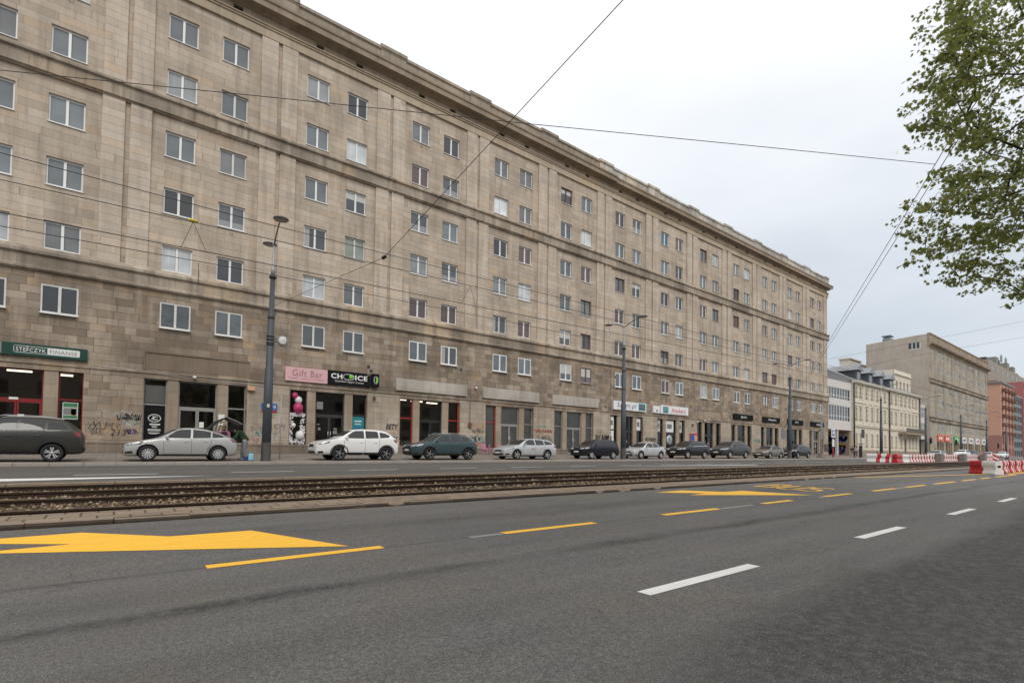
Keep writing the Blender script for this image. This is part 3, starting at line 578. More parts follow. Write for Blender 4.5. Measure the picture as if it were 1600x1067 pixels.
# ---- flats' windows: the hundred nearest are parts of their own, the rest one part
def frame_mb(mb, x0, x1, z0, z1, y, fw=.075, mull=.125, mi=0):
    mb.box(x0, x0+fw, y, y+.07, z0, z1, mi).box(x1-fw, x1, y, y+.07, z0, z1, mi).box(x0+fw, x1-fw, y, y+.07, z1-fw, z1, mi).box(x0+fw, x1-fw, y, y+.07, z0, z0+fw, mi)
    c = (x0+x1)/2; mb.box(c-mull/2, c+mull/2, y-.012, y+.07, z0+fw, z1-fw, mi)
    for a, b in ((x0+fw, c-mull/2), (c+mull/2, x1-fw)): mb.box(a, b, y+.01, y+.07, z1-fw-.025, z1-fw, mi).box(a, b, y+.01, y+.07, z0+fw, z0+fw+.03, mi)
def yw(r): return BY-.085 if r == 6 else BY+.13
PROTO = {}
def protos():
    for s, (a, b) in enumerate((WL, WR)):
        ww = b-a; f_ = MB(); frame_mb(f_, 0, ww, 0, WH, 0)
        p_ = MB(); c = ww/2
        for u, v in ((.085, c-.075), (c+.075, ww-.085)): p_.quad((u,.045,.095),(v,.045,.095),(v,.045,WH-.09),(u,.045,WH-.09))
        s_ = MB().exx([(-.20,-.045),(-.20,-.012),(0.0,.004),(0.0,-.035)], -.03, ww+.03)
        PROTO[s] = [q.build(n_, MT[mm]).data for q, n_, mm in ((f_,"window",'pvc'),(p_,"pane",'pane_sky'),(s_,"sill",'pvc'))]
        for o in [o for o in list(COL.objects) if o.name.split('.')[0] in ("window","pane","sill")]: bpy.data.objects.remove(o)
protos()
PANES = ['pane_sky']*9 + ['pane_dark']*3 + ['pane_net']*4 + ['pane_curtain']*3 + ['pane_blind']*2 + ['pane_half']*3 + ['pane_low']*4 + ['pane_side']*3
FIX = {(0,1,1):'pane_blind',(1,2,0):'pane_curtain',(1,5,0):'pane_curtain',(0,2,0):'pane_net',(0,3,1):'pane_sky',(0,4,1):'pane_sky',(0,5,1):'pane_net',(0,6,1):'pane_dark',(0,6,0):'pane_dark',(1,1,0):'pane_sky',(1,3,0):'pane_sky',(1,4,0):'pane_dark',(1,1,1):'pane_sky',(1,3,1):'pane_net',(2,4,1):'pane_green',(2,3,1):'pane_half',(2,4,0):'pane_side',(5,6,0):'pane_half',(5,6,1):'pane_half',(1,5,1):'pane_dark',(4,2,0):'pane_blind',(4,4,0):'pane_curtain',(4,4,1):'pane_curtain',(7,1,0):'pane_blue'}
def mobj(me, name, parent, loc, mm=None):
    o = bpy.data.objects.new(name, me); COL.objects.link(o); o.parent = parent; o.location = loc
    if mm: o.material_slots[0].link = 'OBJECT'; o.material_slots[0].material = mm
    return o
rest = MB(); rw = random.Random(11); RM = ['pvc','sill','pane_sky','pane_dark','pane_net','pane_curtain','pane_brown','pvc_dirty','brownfr']
for k, r, s in wins:
    x0, x1, z0, z1 = wrect(k, r, s); y = yw(r)
    pn = FIX.get((k, r, s)) or rw.choice(PANES if k < 3 else PANES + ['pane_brown']*8)
    fm = 'pvc' if rw.random() < (.85 if k < 4 else .62) else ('pvc_dirty' if rw.random() < .75 or k < 3 else 'brownfr')
    if r == 6 and k in (0,1,2): fm = 'pvc_dirty'
    if (0 <= k <= 7) or (k == 8 and r in (5, 6)):
        f_ = mobj(PROTO[s][0], "window", A, Vector((x0, y, z0)) - gloc(A), MT[fm]); mobj(PROTO[s][1], "pane", f_, (0,0,0), MT[pn]); mobj(PROTO[s][2], "sill", f_, (0,0,0))
    elif k > 7 or k in (-1, -2):
        frame_mb(rest, x0, x1, z0, z1, y, mi=RM.index(fm)); c = (x0+x1)/2; pi = RM.index(pn if pn in RM else 'pane_sky')
        for u, v in ((x0+.085, c-.075), (c+.075, x1-.085)): rest.quad((u,y+.045,z0+.095),(v,y+.045,z0+.095),(v,y+.045,z1-.09),(u,y+.045,z1-.09), pi)
        rest.box(x0-.03, x1+.03, y-(.20 if r < 6 else .06), y, z0-.035, z0-.01, 1)
    if k < 0 and k not in (-1,-2): rest.quad((x0,y+.05,z0),(x1,y+.05,z0),(x1,y+.05,z1),(x0,y+.05,z1), 3)
tag(rest.build("far_windows", [MT[q] for q in RM], A), kind="stuff")
# small ventilation grilles below some windows
vg = [(k, r, s) for k, r, s in wins if 0 <= k <= 5 and r in (1,2,4,5) and (k*7+r*3+s) % 4 == 0]
for k, r, s in vg:
    a, b, z0, z1 = wrect(k, r, s); c = (a+b)/2; v = MB()
    for i, j in ((0,0),(-1,1),(1,1),(-1,-1),(1,-1)): v.box(c+i*.07-.025, c+i*.07+.025, BY-.006, BY+.02, z0-.33+j*.06-.022, z0-.33+j*.06+.022)
    v.build("air_brick", MT['dark'], A)

# ---- shop fronts
FRAME = {-3:'grey',-2:'grey',-1:'grey',0:'dkred',1:'grey',2:'dark',3:'red',4:'grey',5:'grey',6:'dark',7:'dark',8:'dark',9:'dark',10:'dark',11:'dark',12:'grey'}
for k in BAYS:
    o_ = bo(k); fm = FRAME[k]; y = BY+.12
    for a, b in ((2.28,2.85),(4.88,5.47)): MB().bbox(o_+a, o_+b, BY-.045, BY+.33, 1.45 if True else 0, 5.22, .015).box(o_+a+.01, o_+b-.01, BY-.02, BY+.33, .6, 1.45).build("pier", MT['pier'], A)
    blind = k in (4, 5)
    for s, (a, b) in enumerate(((1.15,2.28),(5.47,6.50))):
        fmm = 'red' if (k == 4 and s == 0) else fm
        f_ = MB(); x0, x1 = o_+a, o_+b; ft = .06
        f_.box(x0,x0+ft,y,y+.08,1.5,5.22).box(x1-ft,x1,y,y+.08,1.5,5.22).box(x0+ft,x1-ft,y,y+.08,5.22-ft,5.22).box(x0+ft,x1-ft,y,y+.08,1.5,1.5+ft).box(x0+ft,x1-ft,y,y+.08,3.68,3.68+ft+.02)
        sw = f_.build("shop_window", MT[fmm], A)
        MB().quad((x0+ft,y+.05,1.56),(x1-ft,y+.05,1.56),(x1-ft,y+.05,3.68),(x0+ft,y+.05,3.68)).quad((x0+ft,y+.05,3.76),(x1-ft,y+.05,3.76),(x1-ft,y+.05,5.16),(x0+ft,y+.05,5.16)).build("pane", MT['shopglass'], sw)
    x0, x1 = o_+2.85, o_+4.88; f_ = MB(); ft = .07; c = (x0+x1)/2; zb = .62+slope(c)+.26
    f_.box(x0,x0+ft,y,y+.09,zb,5.22).box(x1-ft,x1,y,y+.09,zb,5.22).box(x0+ft,x1-ft,y,y+.09,5.22-ft,5.22).box(x0+ft,x1-ft,y,y+.09,3.55,3.68)
    dw = f_.build("shop_door", MT[fm if k != 3 else 'black'], A)
    MB().quad((x0+ft,y+.05,3.68),(x1-ft,y+.05,3.68),(x1-ft,y+.05,5.15),(x0+ft,y+.05,5.15)).quad((x0+ft,y+.06,zb+.02),(x1-ft,y+.06,zb+.02),(x1-ft,y+.06,3.55),(x0+ft,y+.06,3.55)).build("pane", MT['shopglass'], dw)
    l_ = MB(); lw = .075
    for a, b in ((x0+ft, c-.01), (c+.01, x1-ft)): l_.box(a,a+lw,y+.01,y+.07,zb+.02,3.55).box(b-lw,b,y+.01,y+.07,zb+.02,3.55).box(a+lw,b-lw,y+.01,y+.07,3.46,3.55).box(a+lw,b-lw,y+.01,y+.07,zb+.02,zb+.20)
    l_.build("door_leaf", MT[fm if k != 3 else 'black'], dw)
    MB().tube([(c+.09,y-.04,zb+.9),(c+.09,y-.05,zb+1.6)], .014, 6).tube([(c-.09,y-.04,zb+.9),(c-.09,y-.05,zb+1.6)], .014, 6).build("handle", MT['chrome'], dw)
    MB().box(x0-.1, x1+.1, BY-.45, BY+.3, zb-.4, zb-.005).build("door_step", MT['plinth'], A)
    # the room behind the glass
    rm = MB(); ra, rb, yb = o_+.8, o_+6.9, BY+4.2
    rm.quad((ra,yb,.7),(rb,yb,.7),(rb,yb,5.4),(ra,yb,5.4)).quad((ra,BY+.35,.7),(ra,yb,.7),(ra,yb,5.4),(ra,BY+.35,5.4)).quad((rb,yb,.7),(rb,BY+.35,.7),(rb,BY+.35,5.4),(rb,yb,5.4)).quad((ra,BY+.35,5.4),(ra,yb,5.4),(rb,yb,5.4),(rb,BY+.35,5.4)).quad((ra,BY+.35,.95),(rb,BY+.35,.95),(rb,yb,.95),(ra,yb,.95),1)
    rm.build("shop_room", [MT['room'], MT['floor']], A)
    if blind:
        MB().quad((o_+1.1,BY+.26,1.2),(o_+6.6,BY+.26,1.2),(o_+6.6,BY+.26,5.3),(o_+1.1,BY+.26,5.3)).build("blind", MT['roompale'], A)
    if k in (0, 3, 9, -1):
        for i in range(3): MB().box(o_+1.5+i*1.7, o_+2.5+i*1.7, BY+1.6+i*.5, BY+1.75+i*.5, 5.26, 5.34).build("ceiling_light", MT['tube'], A)
    if k in (0,3,6,8,10,11): MB().bbox(o_+1.6, o_+4.2, BY+2.2, BY+2.9, .95, 2.05, .02).build("counter", MT['pier'], A)
# stone sign tablets that carry no sign
for k, m, pr_ in ((1,'brownstone',False),(3,'plaster',True),(4,'plaster',True),(5,'plaster',True),(8,'pier',False)):
    o_ = bo(k); a, b = (o_+1.17, o_+6.63) if not pr_ else (o_+.72, o_+7.12)
    t = MB()
    if pr_: t.bbox(a, b, BY-.26, BY-.09, 5.80, 6.73, .02)
    else: t.box(a, b, BY-.115, BY-.09, 5.76, 6.72).box(a-.04, b+.04, BY-.17, BY-.09, 6.72, 6.78).box(a-.05, a, BY-.17, BY-.09, 5.72, 6.72).box(b, b+.05, BY-.17, BY-.09, 5.72, 6.72)
    t.build("sign_tablet", MT[m], A)
for k in range(2, 13):
    o_ = bo(k); a, b = o_-1.45, o_+1.08
    MB().box(a, b, BY-.103, BY-.09, 1.55, 5.42).build("pier_facing", MT['pale'], A)
MB().box(bo(13)-1.45, BX1-.02, BY-.103, BY-.09, 1.45, 5.42).build("pier_facing", MT['pale'], A)
# downpipes, cables, little boxes on the wall
MB().tube([(7.6,BY-.15,5.45),(7.62,BY-.15,4.9),(7.6,BY-.15,1.5)], .02, 6).build("wall_cable", MT['dark'], A)
MB().tube([(23.55,BY-.14,6.5),(23.55,BY-.14,3.6)], .018, 6).build("wall_cable", MT['dark'], A)
MB().box(23.42,23.70,BY-.22,BY-.10,3.25,3.62).build("meter_box", MT['brownfr'], A)
MB().tube([(-1.2,BY-.14,5.72),(3.2,BY-.14,5.42),(8.0,BY-.14,5.35)], .012, 5).build("wall_cable", MT['pvc_dirty'], A)
for x, z, wd in ((6.75,5.05,.42),(15.05,5.05,.16),(56.1,4.75,.2),(79.9,5.1,.16)): MB().bbox(x-wd/2, x+wd/2, BY-.34, BY-.10, z-.13, z+.13, .03).build("wall_lamp", MT['posterskin' if x < 8 else 'brownfr'], A)
for x, z in ((3.6,5.48),(24.0,6.6),(58.6,5.45),(57.0,5.2)):
    MB().tube([(x,BY-.10,z),(x,BY-.3,z)], .02, 6).bbox(x-.07,x+.10,BY-.42,BY-.22,z-.06,z+.06,.02).build("security_camera", MT['pvc'], A)
for x, z in ((14.6,7.35),(14.8,7.05),(41.9,9.3),(40.4,6.0),(22.6,8.0),(33.9,7.8),(61.0,7.6),(66.5,7.5)): MB().box(x-.11,x+.11,BY-.115,BY-.09,z-.11,z+.11).build("air_brick", MT['dark'], A)
# ------------------------------------------------------------------ shop signs, notices, displays
def signbox(label, x0, x1, z0, z1, d, face, yb=BY-.12, name="shop_sign", edge=None):
    """a sign box hung on the wall, its face looking to -Y"""
    e_ = tag(empty(name, ((x0+x1)/2, yb, z0)), label, "sign")
    MB().bbox(x0, x1, yb-d, yb, z0, z1, .012).build("panel", MT[face], e_)
    return e_, yb-d-.001
e_, y = signbox("long dark green sign of a finance shop with white lettering", -7.0, -1.40, 5.86, 6.50, .14, 'green_sign')
MB().box(-5.4,-4.75,y-.004,y,5.90,6.46).build("silver_field", MT['greyback'], e_)
def rrect(mb, x0, x1, z0, z1, y, r, t):
    p = []
    for cx, cz, a0 in ((x1-r,z1-r,0),(x0+r,z1-r,90),(x0+r,z0+r,180),(x1-r,z0+r,270)):
        for a in (0,30,60,90): p.append((cx+r*math.cos(R(a0+a)), cz+r*math.sin(R(a0+a))))
    if t: ribbon(mb, p+[p[0]], t, y)
    else: mb.add([(x,y,z) for x,z in p], [tuple(range(len(p)))[::-1]])
q = MB(); rrect(q, -4.30, -1.72, 6.02, 6.36, y-.003, .05, .022); q.build("outline", MT['paper'], e_)
q = MB(); rrect(q, -3.02, -1.72, 6.02, 6.36, y-.004, .05, 0); q.build("name_field", MT['paper'], e_)
text("STEFCZYK", -4.22, -3.08, 6.18, y-.002, .19, MT['white'], e_, bold=.006); q = MB(); ribbon(q, [(-3.83,6.325),(-3.76,6.34)], .02, y-.006); q.build("accent", MT['white'], e_)
text("FINANSE", -2.92, -1.82, 6.18, y-.005, .20, MT['greyback'], e_)
e_, y = signbox("pink gift shop sign with rose grey serif lettering", 8.80, 11.59, 5.80, 6.74, .10, 'pinksign')
text("Gift Bar", 9.25, 11.22, 6.37, y, .46, MT['rosetext'], e_, bold=.004)
q = MB()
for (u, v) in ((9.27,9.44),(9.57,9.82),(10.0,10.17),(10.35,10.5),(10.68,10.85)): ribbon(q, [(u, 6.145),(v, 6.145)], .022, y-.004)
text("• beauty • beauty • presents •", 8.98, 11.42, 6.00, y, .15, MT['rosetext'], e_)
e_, y = signbox("black phone shop sign with white lettering and a green switch for the letter O", 11.60, 14.72, 5.80, 6.80, .12, 'blacksign')
text("CH", 11.82, 12.62, 6.42, y, .36, MT['white'], e_, bold=.03); text("ICE", 13.55, 14.47, 6.42, y, .36, MT['white'], e_, bold=.03)
q = MB(); rrect(q, 12.70, 13.47, 6.23, 6.61, y-.003, .185, .035); q.build("switch_outline", MT['white'], e_)
MB().lathe([(.001,0),(.165,0),(.165,.006),(.001,.006)], 20, 0, Matrix.Translation((13.27, y-.004, 6.42)) @ Matrix.Rotation(R(90),4,'X')).build("switch_knob", MT['lime'], e_)
text("Qualified Apple Center", 12.1, 14.22, 6.06, y, .17, MT['paper'], e_)
text("® ?", 14.46, 14.68, 6.70, y, .09, MT['paper'], e_)
e_ = tag(empty("projecting_sign", (15.05, BY-.12, 5.85)), "small black box sign with a green ring beside the black phone shop sign", "sign")
MB().bbox(14.78, 15.32, BY-.42, BY-.12, 5.88, 6.84, .012).build("panel", MT['blacksign'], e_)
q = MB(); rrect(q, 14.92, 15.20, 6.12, 6.62, BY-.424, .135, .045); q.build("ring", MT['white'], e_)
q = MB(); rrect(q, 15.06, 15.20, 6.14, 6.60, BY-.425, .06, 0); q.build("half_disc", MT['lime'], e_)
e_, y = signbox("white sign with navy script lettering and a teal picture at its end", 41.46, 46.90, 5.82, 6.76, .20, 'white')
text("Saluti.pl", 42.0, 45.15, 6.28, y, .62, MT['bluetext'], e_, shear=.18)
MB().box(45.55,46.72,y-.006,y,5.92,6.68).build("picture_field", MT['teal'], e_)
q = MB(); q.lathe([(.001,0),(.16,0),(.16,.006),(.001,.006)], 12, 0, Matrix.Translation((46.1,y-.007,6.28)) @ Matrix.Rotation(R(90),4,'X')); ribbon(q, [(46.1,6.02),(46.12,6.5)], .12, y-.010); q.build("picture_spot", MT['posterred'], e_)
text("salon fryzjerski", 42.0, 44.6, 5.92, y, .08, MT['greyback'], e_)
e_, y = signbox("white sign with crimson handwriting and a teal square", 49.52, 54.98, 5.82, 6.80, .22, 'white')
MB().box(49.95,50.95,y-.006,y,5.92,6.66).build("picture_field", MT['teal'], e_); q = MB()
for i in range(3): ribbon(q, [(50.15+i*.28,6.15),(50.2+i*.28,6.58)], .09, y-.008)
q.build("picture_stripes", MT['pane_curtain'], e_)
text("Amakaru", 51.55, 54.35, 6.32, y, .52, MT['pinktext'], e_, shear=.2, bold=.008)
text("centrum wellness", 51.2, 54.7, 5.93, y, .09, MT['greyback'], e_)
e_, y = signbox("small white box sign with a black spot next to the crimson lettered sign", 48.22, 49.40, 5.85, 6.66, .16, 'white')
MB().lathe([(.001,0),(.13,0),(.13,.006),(.001,.006)], 12, 0, Matrix.Translation((48.9,y-.004,6.1)) @ Matrix.Rotation(R(90),4,'X')).build("spot", MT['blacksign'], e_)
for x0, x1, s, lab, w0, w1 in ((65.6,70.84,"@rylko","first black shop sign beyond the plain beige tablet, white lettering",67.5,69.1),(73.61,78.85,"Ohapolo","second black shop sign beyond the plain beige tablet, white lettering",75.2,77.6),
                          (81.4,86.74,"(V)","black shop sign with a small grey emblem behind the lamp post",83.9,84.9),(89.58,94.7,"czizmo","last black shop sign before the white passage building",91.6,93.4)):
    e_, y = signbox(lab, x0, x1, 5.95, 6.72, .14, 'blacksign'); text(s, w0, w1, 6.33, y, .36, MT['white'], e_, bold=.01)
# notices and posters in and beside the shop windows
def sheetp(x0, x1, z0, z1, y, m, parent, name="notice", extra=()):
    f = MB().box(x0, x1, y-.006, y, z0, z1).build(name, MT[m], parent)
    for (a, b, c, d, mm) in extra: MB().box(x0+a*(x1-x0), x0+b*(x1-x0), y-.009, y-.006, z0+c*(z1-z0), z0+d*(z1-z0)).build("print", MT[mm], f)
    return f
yg = BY+.115
sheetp(-2.36,-1.72,2.68,3.58,yg,'paper',A,"poster",((.04,.96,.72,.97,'postergreen'),(.05,.95,.25,.68,'greyback'),(.55,.88,.30,.62,'posterskin'),(.60,.85,.2,.34,'yellowp'),(.04,.96,.04,.22,'postergreen')))
for x0,x1,z0,z1,m in ((-5.35,-5.0,2.55,2.95,'paper'),(-4.46,-4.18,2.35,2.72,'lime'),(-4.1,-3.85,2.55,2.85,'paper'),(-4.15,-3.75,2.25,2.5,'paper'),(-5.0,-4.75,2.3,2.42,'lime'),(-4.45,-4.1,3.6,3.72,'paper')): sheetp(x0,x1,z0,z1,yg,m,A)
sheetp(3.98,4.22,2.45,2.80,yg,'paper',A); sheetp(4.98,5.32,2.92,3.32,BY-.05,'paper',A); sheetp(5.0,5.25,2.55,2.75,BY-.05,'paper',A,"notice",((.1,.9,.1,.4,'blacksign'),))
f_ = sheetp(1.22,2.22,1.58,3.62,yg,'blacksign',A,"window_film"); sheetp(1.24,2.20,3.80,4.85,yg+.1,'moddwhite',A,"blind")
q = MB(); ribbon(q, [(1.72+.30*math.cos(R(a)), 2.92+.22*math.sin(R(a))) for a in range(0,361,24)], .05, yg-.010); ribbon(q, [(1.58,2.84),(1.72,3.02),(1.66,2.84),(1.88,2.84)], .04, yg-.011); ribbon(q, [(1.62,3.0),(1.86,3.0)], .04, yg-.012); q.build("emblem", MT['paper'], f_)
q = MB()
for z, a, b, t in ((2.56,1.52,1.98,.075),(2.44,1.6,1.86,.03),(2.38,1.62,1.84,.025),(2.26,1.42,2.02,.04),(2.19,1.42,2.02,.035),(2.06,1.45,1.98,.04),(2.0,1.5,1.86,.02)): ribbon(q, [(a,z),(b,z)], t, yg-.010)
q.build("small_print", MT['paper'], f_)
sheetp(13.52,14.42,1.62,3.62,yg,'teal',A,"poster",((.2,.8,.82,.86,'paper'),(.25,.75,.72,.75,'paper'),(.3,.7,.45,.6,'signblue')))
for x0,x1,z0,z1 in ((10.98,11.42,4.02,4.55),(11.06,11.2,2.9,3.0),(11.1,11.28,2.55,2.75),(12.2,12.42,2.6,2.75),(12.15,12.45,2.3,2.55)): sheetp(x0,x1,z0,z1,yg,'greyback',A)
for x0,x1,m in ((41.30,41.95,'paper'),(45.65,46.4,'paper'),(49.42,50.0,'roompale'),(51.0,52.6,'paper'),(53.5,54.3,'roompale')): sheetp(x0,x1,3.75,5.1,yg,m,A,"poster",((.2,.8,.3,.7,'greyback'),))
sheetp(41.30,41.95,1.6,3.6,yg,'paper',A,"poster",((.1,.5,.3,.7,'blacksign'),))
q = MB(); q.lathe([(.001,0),(.55,0),(.55,.01),(.001,.01)], 24, 0, Matrix.Translation((51.8,yg-.003,2.85)) @ Matrix.Rotation(R(90),4,'X')); q.build("round_sticker", MT['pane_curtain'], A); q = MB(); ribbon(q, [(51.95,3.15),(51.65,3.0),(51.95,2.75),(51.65,2.55)], .14, yg-.02); q.build("round_sticker", MT['teal'], A)
sheetp(34.9+1.0,34.9+1.75,2.6,3.25,BY+.34,'blacksign',A,"screen")
for x in (86.6, 90.1): pass
# flower arch and balloons in the gift shop window
rf = random.Random(5); fl = MB()
for i in range(230):
    t = rf.random()
    if t < .28: x, z = rf.uniform(9.2,10.18), rf.uniform(3.45,3.68)
    elif t < .52: x, z = rf.uniform(9.92,10.2), rf.uniform(1.6,3.6)
    elif t < .76: x, z = rf.uniform(9.2,9.40), rf.uniform(1.6,3.4)
    else: x, z = rf.uniform(9.2,10.2), rf.uniform(1.55,2.05)
    fl.ball((x, BY+.06+rf.uniform(-.03,.03), z), rf.uniform(.035,.085), 5)
tag(fl.build("flower_arch", MT['petal']), "white flower arch filling the lower part of the gift shop window", "flower arch")
for (x,z,r,m,lab) in ((9.52,4.85,.21,'balloonp',"crimson balloon at the top of the gift shop window"),(9.76,4.55,.24,'balloonw',"white balloon below the small crimson balloon in the gift shop window"),(9.72,4.0,.33,'balloonp',"big crimson balloon in the middle of the gift shop window"),(9.88,2.15,.29,'balloonw',"large white balloon low in the flower arch of the gift shop"),(9.44,2.82,.15,'balloonw',"small white balloon in the flower arch of the gift shop")):
    b = MB().ball((x, BY+.10-.12*(z<4.4), z), r, 12, 0, 1.12); b.lathe([(.001,0),(.02,-.02),(.012,-.05)], 8, 0, Matrix.Translation((x, BY+.10-.12*(z<4.4), z-r*1.1))); tag(b.build("balloon", MT[m]), lab, "balloon", "balloons in the gift shop window")
# house number plate, advert board, red step, pink terrace chairs
e_ = tag(empty("house_number_plate", (7.9, BY-.13, 3.6)), "blue house number plate with a red lower edge on the stone wall", "sign")
MB().bbox(7.40,8.35,BY-.15,BY-.12,3.62,4.18,.006).build("plate", MT['signblue'], e_); MB().box(7.40,8.35,BY-.154,BY-.15,3.62,3.74).build("red_edge", MT['red'], e_); text("99", 7.92, 8.27, 3.95, BY-.151, .26, MT['paper'], e_)
e_ = tag(empty("advert_board", (56.4, BY-.12, 2.2)), "red and dark blue advert board on the wall before the plain beige tablet", "advert board")
MB().bbox(55.6,57.2,BY-.20,BY-.12,2.0,3.75,.02).build("board", MT['posterred'], e_); MB().box(55.7,56.5,BY-.206,BY-.20,2.7,3.6).build("blue_field", MT['signblue'], e_); MB().box(56.5,57.1,BY-.207,BY-.20,2.45,3.5).build("tan_field", MT['posterskin'], e_)
tag(MB().bbox(10.55,11.55,BY-.75,BY-.30,.78,1.0,.02).build("entrance_step", MT['orangedk']), "red painted entrance step below the phone shop door", "step")
def chair(x, y, rz):
    e_ = empty("terrace_chair", (x, y, zwalk(x, y)), rz)
    MB().bbox(-.2,.2,-.2,.2,.44,.47,.01).build("seat", MT['pinkcloth'], e_, False); b = MB()
    for i in range(5): b.box(-.2+i*.09,-.16+i*.09,.18,.2,.47,.85)
    b.box(-.2,.2,.18,.2,.85,.88); b.build("backrest", MT['pinkcloth'], e_, False)
    for sx in (-1,1):
        for sy in (-1,1): MB().tube([(sx*.18,sy*.18,0),(sx*.17,sy*.17,.45)], .014, 6).build("leg", MT['pinkcloth'], e_, False)
    return e_
c0 = chair(24.4, 35.3, 0); tag(c0, "pink metal terrace chair by the red framed shop window", "chair", "pink terrace chairs")
for x, y, rz in ((25.2, 35.5, 1.2), (25.9, 35.2, 2.6)):
    c = copy_tree(c0); c.location = (x, y, zwalk(x, y)); c.rotation_euler.z = rz

# ---- spray tags on the stone
def scribble(x0, x1, z0, z1, m, n, w, seed, y=BY-.107, side=None):
    r_ = random.Random(seed); q = MB(); x = x0
    for i in range(n):
        cx = lerp(x0, x1, (i+.5)/n) + r_.uniform(-.05,.05); hw = (x1-x0)/n*.75; cz = (z0+z1)/2
        a = r_.uniform(0,6.28); f1, f2 = r_.choice((1,2,1.5)), r_.choice((1,2,3)); p = []
        for k in range(11):
            t = k/10*r_.uniform(.9,1.0)*5.5
            p.append((cx + hw*math.sin(f1*t+a)*r_.uniform(.75,1.0), cz + (z1-z0)*.5*math.sin(f2*t+a*1.7)*r_.uniform(.7,1.0)))
        ribbon(q, p, w*r_.uniform(.7,1.2), y-.0004*i)
    if side is not None: q.v = [(side+.0+(v[1]-y), v[0], v[2]) for v in q.v]
    return q.build("graffiti", MT[m], A)
GK = mat("black_spray", (.045,.04,.038), .8, var=.3); GP = mat("violet_spray", (.10,.08,.25), .8, var=.3); GR = mat("red_spray", (.40,.07,.05), .8, var=.3); GT = mat("teal_spray", (.22,.38,.34), .8, var=.3); GW = mat("white_spray", (.55,.52,.48), .8, var=.2); GO = mat("orange_spray", (.50,.24,.12), .8, var=.25); GB = mat("blue_spray", (.02,.10,.36), .8, var=.3)
MT.update(GK=GK, GP=GP, GR=GR, GT=GT, GW=GW, GO=GO, GB=GB)
scribble(.02,1.1,2.70,3.12,'GK',7,.035,1); scribble(.05,1.0,2.45,2.95,'GT',3,.02,2); scribble(-1.2,.0,2.1,2.6,'GK',5,.012,3); scribble(-.9,.6,2.9,3.3,'GW',4,.015,4); scribble(.45,.95,1.95,2.25,'GP',5,.035,5); scribble(-1.25,-.5,1.8,2.3,'GK',5,.012,6)
text("213", -.30, .42, 2.02, BY-.108, .34, MT['GK'], A, "graffiti", 0, .2)
scribble(.2,1.0,2.3,2.6,'GW',4,.03,7)
for i, (x0, x1) in enumerate(((6.75,8.6),)):
    scribble(x0,x1,1.75,2.4,'GW',6,.03,10); scribble(x0+.1,x1,2.1,2.7,'GK',6,.012,11); scribble(x0,x0+.7,1.65,1.95,'GR',3,.02,12); scribble(x0+.2,x0+.9,2.0,2.4,'GT',3,.03,13); scribble(7.8,8.8,2.5,2.9,'GK',5,.014,14)
scribble(15.3,16.9,2.0,2.6,'GW',5,.025,20); scribble(15.2,16.8,1.6,2.0,'GK',5,.012,21); text("BETY", 16.05, 17.05, 2.98, BY-.108, .42, MT['GK'], A, "graffiti", .035, .25); text("STP", 16.5,17.05,2.15,BY-.108,.25,MT['GK'],A,"graffiti",0,.1)
scribble(22.9,24.9,2.05,2.6,'GW',4,.06,30); scribble(23.4,24.9,3.0,3.55,'GO',3,.05,31); scribble(23.9,25.0,2.75,3.05,'GK',6,.025,32); scribble(23.8,25.0,1.95,2.4,'GT',3,.09,33); scribble(23.2,25.0,1.6,1.95,'GR',5,.03,34); scribble(23.6,24.9,2.35,2.6,'GK',6,.012,35)
scribble(24.7,25.3,1.25,1.5,'pinkcloth',5,.05,36, BY-.21)
scribble(30.7,32.9,3.0,3.35,'GR',8,.045,40); scribble(31.0,32.2,3.5,3.75,'GT',5,.03,41); scribble(30.9,32.8,2.0,2.75,'GK',12,.032,42); scribble(31.5,33.0,1.65,2.2,'GK',8,.075,43); scribble(30.8,32.6,2.6,2.95,'GR',4,.015,44)
scribble(38.8,41.0,2.4,3.1,'GK',9,.075,50); scribble(38.8,40.9,1.8,2.3,'GK',6,.03,51); scribble(39.2,40.8,3.1,3.5,'GK',4,.015,52)
scribble(47.0,48.9,2.6,3.0,'GK',7,.07,53); scribble(47.0,49.0,2.0,2.5,'GK',6,.03,54); scribble(55.0,56.6,2.2,2.9,'GK',4,.02,55); scribble(63.0,65.2,2.0,3.4,'GK',6,.015,56); scribble(71.2,73.3,2.9,3.4,'GT',5,.09,57); scribble(71.0,73.4,2.0,2.6,'GR',4,.015,58); scribble(95.0,96.6,1.8,3.2,'GW',4,.25,59); scribble(94.9,96.6,1.6,3.3,'GK',7,.06,60)

# ------------------------------------------------------------------ cars
def subsurf(me, lv):
    o = bpy.data.objects.new("t", me); COL.objects.link(o); md = o.modifiers.new("s", 'SUBSURF'); md.levels = lv; md.render_levels = lv
    r_ = evalmesh(o); bpy.data.objects.remove(o); return r_
